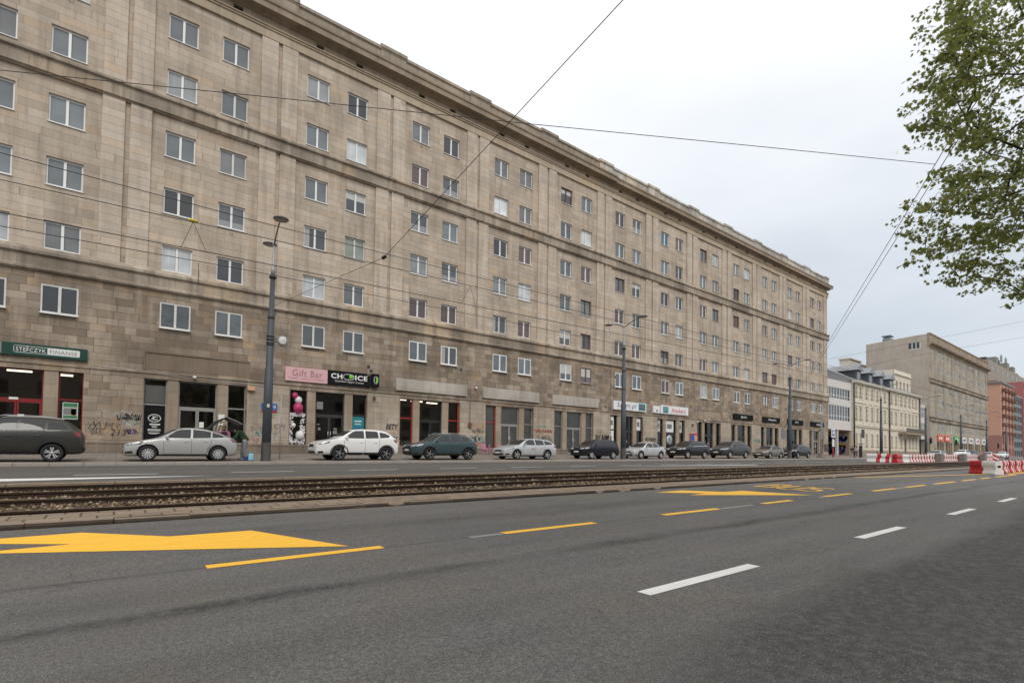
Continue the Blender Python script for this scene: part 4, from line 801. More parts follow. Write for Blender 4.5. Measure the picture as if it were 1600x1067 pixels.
# stations: x/L, z_low, z_belt, z_top (of H), widths low, belt, top (of W/2)
SHAPE = {
 'hatch': [(0,.20,.36,.40,.66,.68,.50),(.012,.14,.43,.455,.80,.80,.56),(.05,.125,.50,.52,.90,.87,.62),(.14,.13,.555,.585,.97,.93,.66),(.25,.13,.615,.645,1,.955,.72),(.30,.13,.63,.695,1,.96,.72),(.37,.13,.64,.84,1,.96,.66),(.44,.13,.65,.955,1,.96,.65),(.54,.13,.66,1.0,1,.96,.66),(.66,.13,.675,.985,1,.96,.655),(.77,.13,.69,.93,1,.955,.63),(.86,.13,.705,.83,1,.945,.60),(.93,.14,.70,.735,.985,.92,.58),(.985,.16,.61,.66,.92,.87,.58),(1.0,.24,.50,.54,.80,.80,.56)],
 'wagon': [(0,.20,.36,.40,.66,.68,.50),(.012,.14,.44,.465,.80,.80,.56),(.05,.125,.51,.53,.90,.87,.62),(.14,.13,.57,.60,.97,.93,.66),(.24,.13,.625,.655,1,.955,.72),(.29,.13,.64,.71,1,.96,.72),(.36,.13,.65,.86,1,.96,.66),(.43,.13,.655,.965,1,.96,.65),(.54,.13,.66,1.0,1,.96,.66),(.68,.13,.672,.99,1,.96,.655),(.82,.13,.69,.965,1,.955,.635),(.92,.13,.71,.91,1,.93,.61),(.965,.14,.715,.79,.98,.90,.59),(.99,.16,.60,.66,.90,.85,.58),(1.0,.24,.50,.54,.78,.78,.56)],
 'suv': [(0,.24,.40,.45,.68,.72,.55),(.012,.17,.48,.51,.82,.83,.60),(.05,.15,.545,.57,.92,.89,.66),(.14,.155,.595,.625,.98,.94,.70),(.235,.155,.635,.665,1,.96,.74),(.285,.155,.645,.72,1,.965,.74),(.36,.155,.655,.87,1,.965,.68),(.43,.155,.66,.97,1,.965,.67),(.54,.155,.668,1.0,1,.965,.68),(.68,.155,.68,.995,1,.965,.68),(.81,.155,.70,.975,1,.96,.66),(.88,.155,.72,.93,1,.945,.64),(.935,.16,.72,.80,.99,.925,.62),(.972,.17,.665,.70,.975,.91,.61),(.992,.19,.60,.64,.93,.88,.60),(1.0,.27,.52,.56,.80,.80,.58)],
 'mpv': [(0,.22,.40,.45,.70,.72,.55),(.012,.16,.49,.52,.84,.84,.62),(.05,.145,.56,.585,.93,.90,.68),(.14,.15,.605,.635,.98,.95,.72),(.21,.15,.635,.67,1,.965,.75),(.26,.15,.64,.74,1,.97,.75),(.34,.15,.645,.91,1,.97,.69),(.40,.15,.65,.985,1,.97,.68),(.54,.15,.655,1.0,1,.97,.69),(.70,.15,.66,1.0,1,.97,.69),(.86,.15,.67,.985,1,.965,.68),(.945,.15,.68,.94,1,.95,.66),(.975,.16,.68,.80,.98,.93,.64),(.99,.19,.60,.66,.94,.90,.62),(1.0,.27,.52,.56,.86,.86,.60)]}
# side glass: front window, rear window, quarter window in x/L, z/H
GLASS = {'hatch': ([(.335,.672),(.435,.875),(.475,.92),(.565,.935),(.558,.675)],[(.578,.677),(.585,.935),(.69,.905),(.745,.868),(.738,.695)],[(.752,.697),(.76,.858),(.81,.805),(.865,.738),(.85,.718)]),
 'wagon': ([(.325,.675),(.425,.885),(.465,.925),(.555,.935),(.548,.677)],[(.568,.679),(.575,.935),(.70,.925),(.735,.905),(.73,.692)],[(.748,.694),(.752,.90),(.84,.865),(.90,.79),(.905,.735),(.88,.712)]),
 'suv': ([(.32,.685),(.425,.885),(.465,.925),(.56,.937),(.553,.690)],[(.572,.692),(.58,.937),(.70,.928),(.735,.915),(.735,.71)],[(.752,.712),(.756,.905),(.83,.875),(.885,.80),(.87,.738)]),
 'mpv': ([(.29,.675),(.385,.895),(.42,.93),(.545,.94),(.540,.68)],[(.56,.682),(.566,.94),(.72,.935),(.735,.92),(.735,.688)],[(.757,.69),(.76,.92),(.865,.905),(.90,.80),(.89,.70)])}
def car(label, kind, L, Wd, H, x0, paintm, wheels, rim='multi', rw=.32, clad=False, doors=2, rimm='alu', group="cars parked along the pavement", yc=None, rails=False, bootopen=False, x_is_front=True, blackroof=False, chromeline=False):
    yc = yc if yc is not None else 26.92 + Wd/2; xc = x0 + L/2
    z0 = zwalk(xc, yc) if yc > 26 else zfar(xc, yc)
    e_ = tag(empty("parked_car", (xc, yc, z0)), label, "car", group)
    hw = Wd/2; bm = bmesh.new(); rings = []
    for (fx, zl, zb, zt, wl, wb, wt) in SHAPE[kind]:
        x = (fx-.5)*L; zl, zb, zt = zl*H, zb*H, zt*H; wl, wb, wt = wl*hw, wb*hw, wt*hw
        p = [(0,zl),(.80*wl,zl),(.975*wl,zl+.06),(wl,lerp(zl,zb,.58)),(wb,zb-.025),(wb*.972,zb+.012),(lerp(wb,wt,.84),lerp(zb,zt,.80)),(wt*.86,lerp(zb,zt,.97)),(wt*.45,zt),(0,zt)]
        ring = [bm.verts.new((x, -y_, z)) for y_, z in p] + [bm.verts.new((x, y_, z)) for y_, z in p[-2:0:-1]]
        rings.append(ring)
    n = len(rings[0])
    for a, b in zip(rings, rings[1:]):
        for i in range(n): bm.faces.new((a[i], a[(i+1)%n], b[(i+1)%n], b[i]))
    bm.faces.new(rings[0][::-1]); bm.faces.new(rings[-1])
    bmesh.ops.recalc_face_normals(bm, faces=bm.faces[:])
    me = bpy.data.meshes.new("b"); bm.to_mesh(me); bm.free(); me = subsurf(me, 2)
    xs = [v.co.x for v in me.vertices]; ys = [v.co.y for v in me.vertices]; zs = [v.co.z for v in me.vertices]; zmin = min(zs)
    for v in me.vertices:
        v.co.x = (v.co.x-min(xs))/(max(xs)-min(xs))*L - L/2; v.co.y *= hw/max(ys); v.co.z = zmin + (v.co.z-zmin)*(H-zmin)/(max(zs)-zmin)
    tree = BVHTree.FromPolygons([v.co.copy() for v in me.vertices], [tuple(p.vertices) for p in me.polygons])
    # wheel arches cut out of the body
    o = bpy.data.objects.new("body", me); COL.objects.link(o); me.materials.clear(); me.materials.append(MT[paintm] if isinstance(paintm, str) else paintm); me.materials.append(MT['black'])
    cut = MB()
    for wx in wheels:
        for s in (-1, 1): cut.lathe([(.001,0),(rw+.062,0),(rw+.062,.34),(.001,.34)], 28, 0, Matrix.Translation((wx, s*(hw+.06)-(0 if s < 0 else 0), rw)) @ Matrix.Rotation(R(-90 if s < 0 else 90), 4, 'X'), False)
    bmc = bmesh.new(); mc = bpy.data.meshes.new("c"); mc.from_pydata(cut.v, [], cut.f); bmc.from_mesh(mc); bmesh.ops.recalc_face_normals(bmc, faces=bmc.faces[:]); bmc.to_mesh(mc); bmc.free(); mc.materials.append(MT['black'])
    oc = bpy.data.objects.new("cut", mc); COL.objects.link(oc)
    md = o.modifiers.new("b", 'BOOLEAN'); md.operation = 'DIFFERENCE'; md.object = oc; md.solver = 'EXACT'; md.material_mode = 'TRANSFER'
    me2 = evalmesh(o); bpy.data.objects.remove(oc); o.modifiers.clear(); o.data = me2; o.name = "body"; o.parent = e_
    for p in me2.polygons: p.use_smooth = p.area < .2
    body = o
    # panels laid on the body surface
    def panel(name, poly, axis, m, parent=e_, off=.006, sub=4, mi2=None):
        """axis 'l'/'r' side: poly in (x,z); 'f'/'b' front, rear: poly in (y,z); 't' top: poly in (x,y)"""
        b_ = bmesh.new(); b_.faces.new([b_.verts.new((p[0], p[1], 0)) for p in poly]); bmesh.ops.triangulate(b_, faces=b_.faces[:])
        for _ in range(sub):
            es = [e for e in b_.edges if e.calc_length() > .13]
            if not es: break
            bmesh.ops.subdivide_edges(b_, edges=es, cuts=1); bmesh.ops.triangulate(b_, faces=b_.faces[:])
        bad = []
        for v in b_.verts:
            u, w_ = v.co.x, v.co.y
            og, dr = {'l': ((u,-3,w_),(0,1,0)), 'r': ((u,3,w_),(0,-1,0)), 'f': ((-6,u,w_),(1,0,0)), 'b': ((6,u,w_),(-1,0,0)), 't': ((u,w_,5),(0,0,-1))}[axis]
            h = tree.ray_cast(Vector(og), Vector(dr))
            if h[0] is None: bad.append(v)
            else: v.co = h[0] + h[1]*off if h[1].dot(Vector(dr)) < 0 else h[0] - h[1]*off
        bmesh.ops.delete(b_, geom=bad, context='VERTS')
        return MB().frombm(b_, 0, True).build(name, MT[m] if isinstance(m, str) else m, parent, False)
    sx = lambda pl: [((x-.5)*L, z*H) for x, z in pl]
    gl = GLASS[kind]; zs0 = .20 if kind != 'suv' else .235
    dx0 = gl[0][0][0]-.005; dxm = (gl[0][-1][0]+gl[1][0][0])/2; dx1 = gl[1][-1][0]+.005 if doors == 2 else gl[0][-1][0]+.03
    seam = MT['dark']
    for sd, s in (('l', -1), ('r', 1)):
        d1 = [(dx0,zs0),(dx0-.002,gl[0][0][1]-.012),(dxm,gl[0][-1][1]-.01),(dxm,zs0)]
        dr = panel("door", sx(d1), sd, paintm, off=.004)
        panel("window", sx(gl[0]), sd, 'carglass', dr, .010)
        hx = (dxm-.045-.5)*L; MB().bbox(hx-.09,hx+.09,s*(hw+.012)-.012,s*(hw+.012)+.012,.555*H,.575*H,.006).build("handle", MT[paintm] if isinstance(paintm, str) else paintm, dr, False)
        pts = d1 + [d1[0]]
        def seamline(pl, par):
            q = MB()
            for (xa,za),(xb,zb_) in zip(pl, pl[1:]):
                nseg = 6
                for k in range(nseg):
                    pa = Vector((lerp(xa,xb,k/nseg), lerp(za,zb_,k/nseg))); pb = Vector((lerp(xa,xb,(k+1)/nseg), lerp(za,zb_,(k+1)/nseg)))
                    pa = Vector(((pa.x-.5)*L, pa.y*H)); pb = Vector(((pb.x-.5)*L, pb.y*H)); dd = (pb-pa).normalized(); nn = Vector((-dd.y,dd.x))*.006
                    c_ = []
                    for p in (pa-nn, pb-nn, pb+nn, pa+nn):
                        h = tree.ray_cast(Vector((p.x, s*3, p.y)), Vector((0,-s,0)))
                        if h[0] is None: break
                        c_.append(h[0] + Vector((0, s*.008, 0)))
                    if len(c_) == 4: q.quad(*c_)
            if q.v: q.build("door_gap", MT['black'], par, False)
        seamline([d1[1], d1[0], d1[3], d1[2]], dr)
        if doors == 2:
            wl_ = (wheels[1]/L+.5) - (rw+.09)/L
            d2 = [(dxm,zs0),(dxm,gl[1][0][1]-.012),(dx1,gl[1][-1][1]-.012),(dx1,.50),(wl_,.36),(wl_-.01,zs0)]
            dr2 = panel("door", sx(d2), sd, paintm, off=.004); panel("window", sx(gl[1]), sd, 'carglass', dr2, .010); panel("quarter_window", sx(gl[2]), sd, 'carglass', e_, .010)
            hx = (dx1-.05-.5)*L; MB().bbox(hx-.09,hx+.09,s*(hw+.012)-.012,s*(hw+.012)+.012,.565*H,.585*H,.006).build("handle", MT[paintm] if isinstance(paintm, str) else paintm, dr2, False)
            seamline([d2[0], d2[5], d2[4], d2[3], d2[2]], dr2)
        else:
            panel("quarter_window", sx(gl[1]), sd, 'carglass', e_, .010); panel("quarter_window", sx(gl[2]), sd, 'carglass', e_, .010)
        if chromeline: panel("trim_strip", sx([(dx0,gl[0][0][1]-.035),(dx0,gl[0][0][1]-.012),(gl[2][-1][0],gl[2][-1][1]-.012),(gl[2][-1][0],gl[2][-1][1]-.035)]), sd, 'chrome', e_, .012)
        # sill trim, wheel-arch lips
        wa, wb_ = wheels[0]+rw+.05, wheels[1]-rw-.05
        panel("sill_trim", [(wa,.155*H),(wa,(.245 if clad else .19)*H),(wb_,(.245 if clad else .19)*H),(wb_,.155*H)], sd, 'black' if clad else 'dark', e_, .012)
        if clad:
            for wx in wheels:
                arc = [(wx+(rw+.075)*math.cos(a), rw+(rw+.075)*math.sin(a)) for a in [R(t) for t in range(-5,186,10)]]; arc2 = [(wx+(rw+.135)*math.cos(a), rw+(rw+.135)*math.sin(a)) for a in [R(t) for t in range(185,-6,-10)]]
                q = MB(); k_ = len(arc); pr2 = []
                for (a, b) in zip(arc, arc2[::-1]): pr2.append((a, b))
                for (a, b), (c_, d_) in zip(pr2, pr2[1:]):
                    pts3 = []
                    for p in (a, c_, d_, b):
                        h = tree.ray_cast(Vector((p[0], s*3, p[1])), Vector((0,-s,0)))
                        if h[0] is None: break
                        pts3.append(h[0]+Vector((0,s*.012,0)))
                    if len(pts3) == 4: q.quad(*pts3)
                q.build("arch_trim", MT['black'], e_, False)
        # mirrors
        mx = (dx0+.025-.5)*L; mz = gl[0][0][1]*H+.035
        q = MB(); b_ = bmesh.new(); bmesh.ops.create_icosphere(b_, subdivisions=2, radius=1.0)
        for v in b_.verts: v.co = Vector((mx+v.co.x*.075, s*(hw+.07)+v.co.y*.10, mz+v.co.z*.065))
        q.frombm(b_, 0, True).tube([(mx+.02,s*(hw-.06),mz-.03),(mx,s*(hw+.03),mz-.02)], .022, 6, 1)
        q.build("wing_mirror", [MT[paintm] if isinstance(paintm, str) else paintm, MT['black']], e_, False)
        # lamps wrap from the front onto the side
        f_ = SHAPE[kind]; yl = s*.45*hw; zb = .50*H if kind in ('suv','mpv') else .455*H
        panel("lamp_housing", sx([(.012,zb/H-.03),(.02,zb/H+.062),(.165,zb/H+.105),(.14,zb/H+.02)]), sd, 'black', e_, .005)
        panel("fog_lamp", sx([(.02,.20),(.02,.27),(.075,.28),(.085,.22)]), sd, 'black', e_, .006)
        panel("headlight", [(s*.40*hw,zb-.03),(s*.44*hw,zb+.05),(s*.88*hw,zb+.085),(s*.90*hw,zb-.0)], 'f', 'headlamp', e_, .008)
        panel("headlight", sx([(.022,zb/H-.015),(.028,zb/H+.05),(.150,zb/H+.09),(.125,zb/H+.03)]), sd, 'headlamp', e_, .010)
        zt_ = .60*H if kind != 'mpv' else .62*H
        panel("tail_light", sx([(.985,zt_-.07),(.985,zt_/H+.06),(.925,zt_/H+.075),(.93,zt_/H-.02)]) if False else sx([(.975,zt_/H-.045),(.968,zt_/H+.065),(.918,zt_/H+.075),(.945,zt_/H-.02)]), sd, 'taillamp', e_, .008)
        panel("tail_light", [(s*.52*hw,zt_-.03),(s*.54*hw,zt_+.07),(s*.88*hw,zt_+.09),(s*.88*hw,zt_-.06)], 'b', 'taillamp', e_, .008)
        if rails: MB().tube([((.43-.5)*L,s*.60*hw,.985*H),((.48-.5)*L,s*.62*hw,1.02*H),((.72-.5)*L,s*.62*hw,1.018*H),((.84-.5)*L,s*.58*hw,.975*H)], .018, 6).build("roof_rail", MT['alu'], e_, False)
    st = SHAPE[kind]; cow = [q for q in st if q[0] >= .24][0]
    zc = (cow[3]+.03)*H; zr = .925*H
    panel("windscreen", [(-.62*hw,zr),(.62*hw,zr),(.70*hw,lerp(zc,zr,.4)),(.74*hw,zc),(-.74*hw,zc),(-.70*hw,lerp(zc,zr,.4))], 'f', 'carglass', e_, .009, 5)
    if not bootopen: panel("rear_window", [(-.56*hw,.755*H),(.56*hw,.755*H),(.53*hw,.895*H),(-.53*hw,.895*H)], 'b', 'carglass', e_, .009)
    gz = .40 if kind in ('suv','mpv') else .35
    panel("grille", [(-.42*hw,gz*H),(.42*hw,gz*H),(.40*hw,(gz+.085)*H),(-.40*hw,(gz+.085)*H)], 'f', 'black', e_, .010)
    panel("lower_grille", [(-.62*hw,.20*H),(.62*hw,.20*H),(.66*hw,.28*H),(-.66*hw,.28*H)], 'f', 'black', e_, .010)
    panel("number_plate", [(-.26,(gz-.075)*H),(.26,(gz-.075)*H),(.26,(gz-.075)*H+.11),(-.26,(gz-.075)*H+.11)], 'f', 'white', e_, .018)
    panel("number_plate", [(-.26,.42*H),(.26,.42*H),(.26,.42*H+.11),(-.26,.42*H+.11)], 'b', 'white', e_, .014)
    if clad: panel("rear_bumper", [(-.90*hw,.20*H),(.90*hw,.20*H),(.90*hw,.33*H),(-.90*hw,.33*H)], 'b', 'black', e_, .012)
    # wheels
    prof = [(rw*.68,-.085),(rw*.93,-.10),(rw,-.07),(rw,.07),(rw*.93,.10),(rw*.68,.085)]
    for wx in wheels:
        for s in (-1, 1):
            t_ = MB().lathe(prof, 28, 0, Matrix.Translation((wx, s*(hw-.105), rw)) @ Matrix.Rotation(R(90),4,'X'), True, True).build("wheel", MT['tyre'], e_, False)
            rm = MB(); yo = s*(hw-.105+.062); M0 = Matrix.Translation((wx, yo, rw)) @ Matrix.Rotation(R(90*(-s) if s > 0 else 90),4,'X')
            rr = rw*.73
            rm.lathe([(.001,-.05),(rr*.95,-.05),(rr*.95,-.04),(.001,-.04)], 20, 1, M0)                # dark behind the spokes
            rm.lathe([(rr*.93,-.03),(rr,.012),(rr*.93,.012),(rr*.88,-.03)], 28, 0, M0, True, True)
            rm.lathe([(.001,-.03),(rr*.22,-.03),(rr*.2,.006),(.001,.008)], 14, 0, M0)
            ns, wsp = {'multi':(12,.10),'five':(5,.20),'star':(5,.15),'twin':(10,.085)}[rim]
            for k in range(ns):
                a = 2*math.pi*k/ns + (.12*(-1)**k if rim == 'twin' else 0); Mr = M0 @ Matrix.Rotation(a, 4, 'Z')
                pts = [Mr @ Vector(p) for p in ((rr*.15,-wsp*rr*.6,0),(rr*.92,-wsp*rr*(1.25 if rim != 'star' else .8),.004),(rr*.92,wsp*rr*(1.25 if rim != 'star' else .8),.004),(rr*.15,wsp*rr*.6,0))]
                rm.prism(pts, (M0.to_3x3() @ Vector((0,0,-.025))), 0)
            rm.build("rim", [MT[rimm], MT['black']], t_, False)
    return e_, tree, body
MT['headlamp'] = mat("headlamp_lens", (.50,.51,.52), .12, var=.25, scale=14, spec=.8, coat=.8); MT['taillamp'] = mat("tail_lamp_lens", (.22,.015,.015), .15, var=.2, scale=9, coat=.8)
for n_, c, mt_, ro in (("silver_paint",(.47,.47,.46),.35,.35),("pearl_white_paint",(.78,.78,.76),0,.3),("olive_grey_paint",(.042,.042,.037),.3,.35),("teal_grey_paint",(.050,.082,.092),.25,.35),("black_paint",(.012,.013,.018),0,.25),("graphite_paint",(.058,.066,.072),.3,.35),("beige_grey_paint",(.21,.19,.165),.4,.4),("light_silver_paint",(.55,.56,.57),.3,.35),("navy_black_paint",(.014,.016,.024),.1,.25)):
    MT[n_] = carpaint(n_, c, mt_, ro)
car("dark olive grey SUV with bright ten-spoke wheels in front of the green finance sign", 'suv', 4.52, 1.84, 1.74, -5.56, 'olive_grey_paint', (-1.35,1.30), 'twin', .345, True, rails=True)
focus, ftree, fbody = car("silver hatchback with its boot lid raised and a person leaning in", 'hatch', 4.34, 1.84, 1.50, .20, 'silver_paint', (-1.30,1.34), 'multi', .33, bootopen=True)
car("white SUV with dark glass below the pink gift shop sign", 'suv', 4.60, 1.85, 1.70, 8.12, 'pearl_white_paint', (-1.10,1.53), 'star', .355, True, rimm='alu_dark')
car("teal grey crossover in front of the red framed shop window", 'suv', 4.48, 1.80, 1.58, 13.62, 'teal_grey_paint', (-1.17,1.53), 'star', .345, True, rails=True, rimm='alu_dark')
cor, ctree, cb = car("silver estate car with a small red door marking before the white plaster tablet", 'wagon', 4.65, 1.79, 1.44, 20.28, 'light_silver_paint', (-1.35,1.36), 'star', .325)
for i, (x, w_) in enumerate(((-.12,.10),(.02,.05),(.10,.09))):
    MB().box(x, x+w_, -.905, -.893, .66, .72 if i != 1 else .70).build("door_marking", MT['red'], cor, False)
car("black tall small car with a boxy cabin before the grey shop blinds", 'mpv', 4.02, 1.72, 1.53, 27.62, 'navy_black_paint', (-1.18,1.26), 'five', .31, True)
car("silver three-door hatchback parked behind the second tram pole", 'hatch', 4.24, 1.75, 1.42, 33.52, 'light_silver_paint', (-1.33,1.34), 'five', .315, doors=1)
car("black SUV with a bright line under its windows below the crimson lettered sign", 'suv', 4.69, 1.90, 1.66, 39.98, 'black_paint', (-1.38,1.34), 'five', .36, chromeline=True)
car("graphite grey large SUV in front of the first black shop sign", 'suv', 5.05, 1.97, 1.74, 47.16, 'graphite_paint', (-1.52,1.52), 'five', .37, rails=True)
car("beige grey compact saloon before the second black shop sign", 'hatch', 4.40, 1.73, 1.46, 55.42, 'beige_grey_paint', (-1.25,1.22), 'five', .31)
car("dark navy coupe SUV, last in the parked row, half behind the third tram pole", 'suv', 4.55, 1.90, 1.62, 62.15, 'navy_black_paint', (-1.34,1.45), 'star', .36)
# raised boot lid and dark boot of the silver hatchback (local frame: x forward-to-rear, centre of the car at 0)
bl = MB(); hwid = .58
prof = [(1.02,1.49),(1.36,1.83),(1.72,2.02),(2.10,1.86),(2.36,1.72)]
for (xa,za),(xb,zb) in zip(prof, prof[1:]):
    d = Vector((xb-xa,0,zb-za)).normalized(); n = Vector((-d.z,0,d.x))*.035
    if n.z < 0: n = -n
    a = Vector((xa,0,za)); b = Vector((xb,0,zb)); inner = xb < 1.8
    bl.prism([a+Vector((0,-hwid,0))-n, b+Vector((0,-hwid,0))-n, b+Vector((0,-hwid,0))+n*.2, a+Vector((0,-hwid,0))+n*.2], (0,2*hwid,0), 1)
    bl.prism([a+Vector((0,-hwid,0))+n*.25, b+Vector((0,-hwid,0))+n*.25, b+Vector((0,-hwid,0))+n, a+Vector((0,-hwid,0))+n], (0,2*hwid,0), 1 if inner else 0)
bl.build("boot_lid", [MT['silver_paint'], MT['black']], focus, False)
MB().tube([(1.35,-.55,1.25),(1.5,-.56,1.86)], .012, 6).tube([(1.35,.55,1.25),(1.5,.56,1.86)], .012, 6).build("gas_strut", MT['black'], focus, False)
MB().box(1.55,2.135,-.62,.62,.62,1.02).box(1.2,1.7,-.58,.58,1.0,1.2).build("boot_opening", MT['black'], focus, False)

# ------------------------------------------------------------------ people
def skinned(name, nodes_, edges, m, parent=None, lv=2, root=0):
    me = bpy.data.meshes.new(name); me.from_pydata([n[0] for n in nodes_], edges, []); o = bpy.data.objects.new("t", me); COL.objects.link(o)
    sk = o.modifiers.new("s", 'SKIN'); ss = o.modifiers.new("u", 'SUBSURF'); ss.levels = lv; ss.render_levels = lv; sk.use_smooth_shade = True
    for v, n in zip(me.skin_vertices[0].data, nodes_): v.radius = (n[1], n[2] if len(n) > 2 else n[1])
    me.skin_vertices[0].data[root].use_root = True
    r_ = evalmesh(o); bpy.data.objects.remove(o); r_.name = name; r_.materials.clear(); r_.materials.append(MT[m])
    o = bpy.data.objects.new(name, r_); COL.objects.link(o)
    if parent: o.parent = parent
    return o
def hand(nodes_, edges, wrist, d, side, r=.012):
    """palm and five bent fingers added to a skeleton; d points along the hand, side across it"""
    d = Vector(d).normalized(); s = Vector(side).normalized(); dn = d.cross(s)
    w0 = len(nodes_); p = Vector(nodes_[wrist][0]); nodes_.append((tuple(p+d*.06), .036, .018)); edges.append((wrist, w0))
    for i, (o_, l) in enumerate(((-.030,.072),(-.010,.082),(.010,.076),(.029,.060))):
        b = len(nodes_); q = p+d*.09+s*o_
        nodes_ += [(tuple(q), .0095), (tuple(q+d*l*.5+dn*.012), .009), (tuple(q+d*l*.85+dn*.035), .008)]; edges += [(w0,b),(b,b+1),(b+1,b+2)]
    b = len(nodes_); q = p+d*.04-s*.042; nodes_ += [(tuple(q), .011), (tuple(q+d*.045-s*.012+dn*.012), .009)]; edges += [(w0,b),(b,b+1)]
def head_bits(e_, c, fwd, hairm, r=.105, long=False):
    """hair cap, and a face on the head at c looking along fwd"""
    f = Vector(fwd).normalized(); up = Vector((0,0,1)); up = (up - f*up.dot(f)).normalized(); sd_ = f.cross(up)
    b_ = bmesh.new(); bmesh.ops.create_uvsphere(b_, u_segments=18, v_segments=12, radius=1.0)
    for v in b_.verts:
        p = v.co.copy(); k = 1.0
        q = f*p.x*.108 + sd_*p.y*.092 + up*(p.z*.128)
        if p.x > .25 and p.z < .55: q = q*.80
        elif p.z < -.35 and not long: q = q*.82
        elif long and p.z < -.1: q = q + up*(p.z+.1)*.16 - f*.01
        v.co = Vector(c) + q*1.10
    MB().frombm(b_, 0, True).build("hair", MT[hairm], e_, False)
fx, fy = 4.86, 27.75; zf = zwalk(fx, fy)
man = tag(empty("person", (fx, fy, zf)), "person in a dark green pullover and grey trousers bending into the open boot", "person")
# facing -X (into the boot); y = across; legs slightly apart
nd = [((.10,0,.93),.095,.125),((.02,0,1.10),.10,.13),((-.12,0,1.27),.115,.16),((-.25,0,1.38),.105,.17),((-.34,0,1.42),.05,.05),((-.43,0,1.42),.085,.08),((-.50,0,1.39),.08,.075),
      ((.09,-.10,.85),.10),((.06,-.12,.48),.065),((.12,-.13,.10),.045),((.02,-.14,.05),.04),((-.08,-.15,.04),.035),
      ((.09,.11,.85),.10),((.02,.14,.48),.065),((.02,.16,.10),.045),((-.09,.17,.05),.04),((-.19,.18,.04),.035),
      ((-.24,-.20,1.33),.06),((-.36,-.24,1.08),.047),((-.58,-.20,.98),.036),((-.64,-.19,.97),.03),
      ((-.24,.20,1.33),.06),((-.38,.24,1.08),.047),((-.60,.20,1.0),.036),((-.66,.19,.99),.03)]
ed = [(0,1),(1,2),(2,3),(3,4),(4,5),(5,6),(0,7),(7,8),(8,9),(9,10),(10,11),(0,12),(12,13),(13,14),(14,15),(15,16),(3,17),(17,18),(18,19),(19,20),(3,21),(21,22),(22,23),(23,24)]
hand(nd, ed, 20, (-1,.1,-.3), (0,1,0)); hand(nd, ed, 24, (-1,-.1,-.3), (0,-1,0))
skinned("body", nd, ed, 'skin', man)
skinned("pullover", [((.115,0,.90),.155,.195),((.10,0,.98),.158,.198),((.03,0,1.10),.15,.19),((-.11,0,1.28),.155,.205),((-.25,0,1.39),.125,.185),((-.33,0,1.42),.07,.075),((-.25,-.20,1.34),.085),((-.36,-.245,1.08),.068),((-.55,-.205,.99),.052),((-.25,.20,1.34),.085),((-.38,.245,1.08),.068),((-.57,.205,1.01),.052)],
        [(0,1),(1,2),(2,3),(3,4),(4,5),(4,6),(6,7),(7,8),(4,9),(9,10),(10,11)], 'green', man)
skinned("trousers", [((.09,0,1.03),.142,.18),((.10,0,.90),.14,.17),((.09,-.10,.82),.12),((.06,-.12,.48),.092),((.11,-.13,.13),.082),((.10,-.13,.07),.085),((.09,.11,.82),.12),((.02,.14,.48),.092),((.02,.16,.13),.082),((.01,.16,.07),.085)],
        [(0,1),(1,2),(2,3),(3,4),(4,5),(1,6),(6,7),(7,8),(8,9)], 'denim', man)
for x, y in ((.03,-.14),(-.08,.17)):
    q = MB(); b_ = bmesh.new(); bmesh.ops.create_icosphere(b_, subdivisions=2, radius=1.0)
    for v in b_.verts: v.co = Vector((x+v.co.x*.145+.02, y+v.co.y*.052, max(0.004, .05+v.co.z*.055)))
    q.frombm(b_, 0, True).build("shoe", MT['shoe'], man, False)
head_bits(man, (-.48,0,1.41), (-1,0,-.45), 'hairdk')
wx, wy = 4.20, 28.93+.12; zf2 = zwalk(wx, wy)
wom = tag(empty("person", (wx, wy, zf2)), "person in a pink jacket with light brown hair behind the raised boot", "person")
nd = [((0,0,.92),.12,.155),((-.02,0,1.08),.11,.15),((-.02,-.05,1.26),.12,.17),((0,-.10,1.36),.09,.15),((.01,-.13,1.43),.045,.045),((.02,-.16,1.50),.075,.08),((.03,-.17,1.59),.088,.085),((.03,-.17,1.66),.06,.06),
      ((-.09,0,.85),.10),((-.10,.02,.48),.062),((-.10,.05,.09),.045),((-.10,-.08,.04),.035),((.09,0,.85),.10),((.10,.02,.48),.062),((.10,.05,.09),.045),((.10,-.08,.04),.035),
      ((-.19,-.08,1.32),.055),((-.22,-.22,1.10),.045),((-.14,-.42,1.04),.035),((-.12,-.47,1.03),.028),((.19,-.10,1.32),.055),((.24,-.24,1.10),.045),((.16,-.44,1.04),.035),((.15,-.49,1.03),.028)]
ed = [(0,1),(1,2),(2,3),(3,4),(4,5),(5,6),(6,7),(0,8),(8,9),(9,10),(10,11),(0,12),(12,13),(13,14),(14,15),(3,16),(16,17),(17,18),(18,19),(3,20),(20,21),(21,22),(22,23)]
hand(nd, ed, 19, (.1,-1,-.2), (1,0,0)); hand(nd, ed, 23, (-.1,-1,-.2), (-1,0,0))
skinned("body", nd, ed, 'skin', wom)
skinned("jacket", [((0,0,.88),.15,.19),((-.02,0,1.08),.145,.18),((-.02,-.05,1.26),.15,.20),((0,-.10,1.37),.115,.17),((.01,-.13,1.42),.065,.065),((-.19,-.08,1.32),.085),((-.22,-.22,1.10),.07),((-.14,-.40,1.05),.055),((.19,-.10,1.32),.085),((.24,-.24,1.10),.07),((.16,-.42,1.05),.055)],
        [(0,1),(1,2),(2,3),(3,4),(3,5),(5,6),(6,7),(3,8),(8,9),(9,10)], 'pinkcloth', wom)
skinned("scarf", [((-.12,-.17,1.33),.03),((0,-.235,1.30),.035),((.13,-.17,1.33),.03),((.10,-.02,1.40),.03),((-.10,-.02,1.40),.03)], [(0,1),(1,2),(2,3),(3,4)], 'purple', wom)
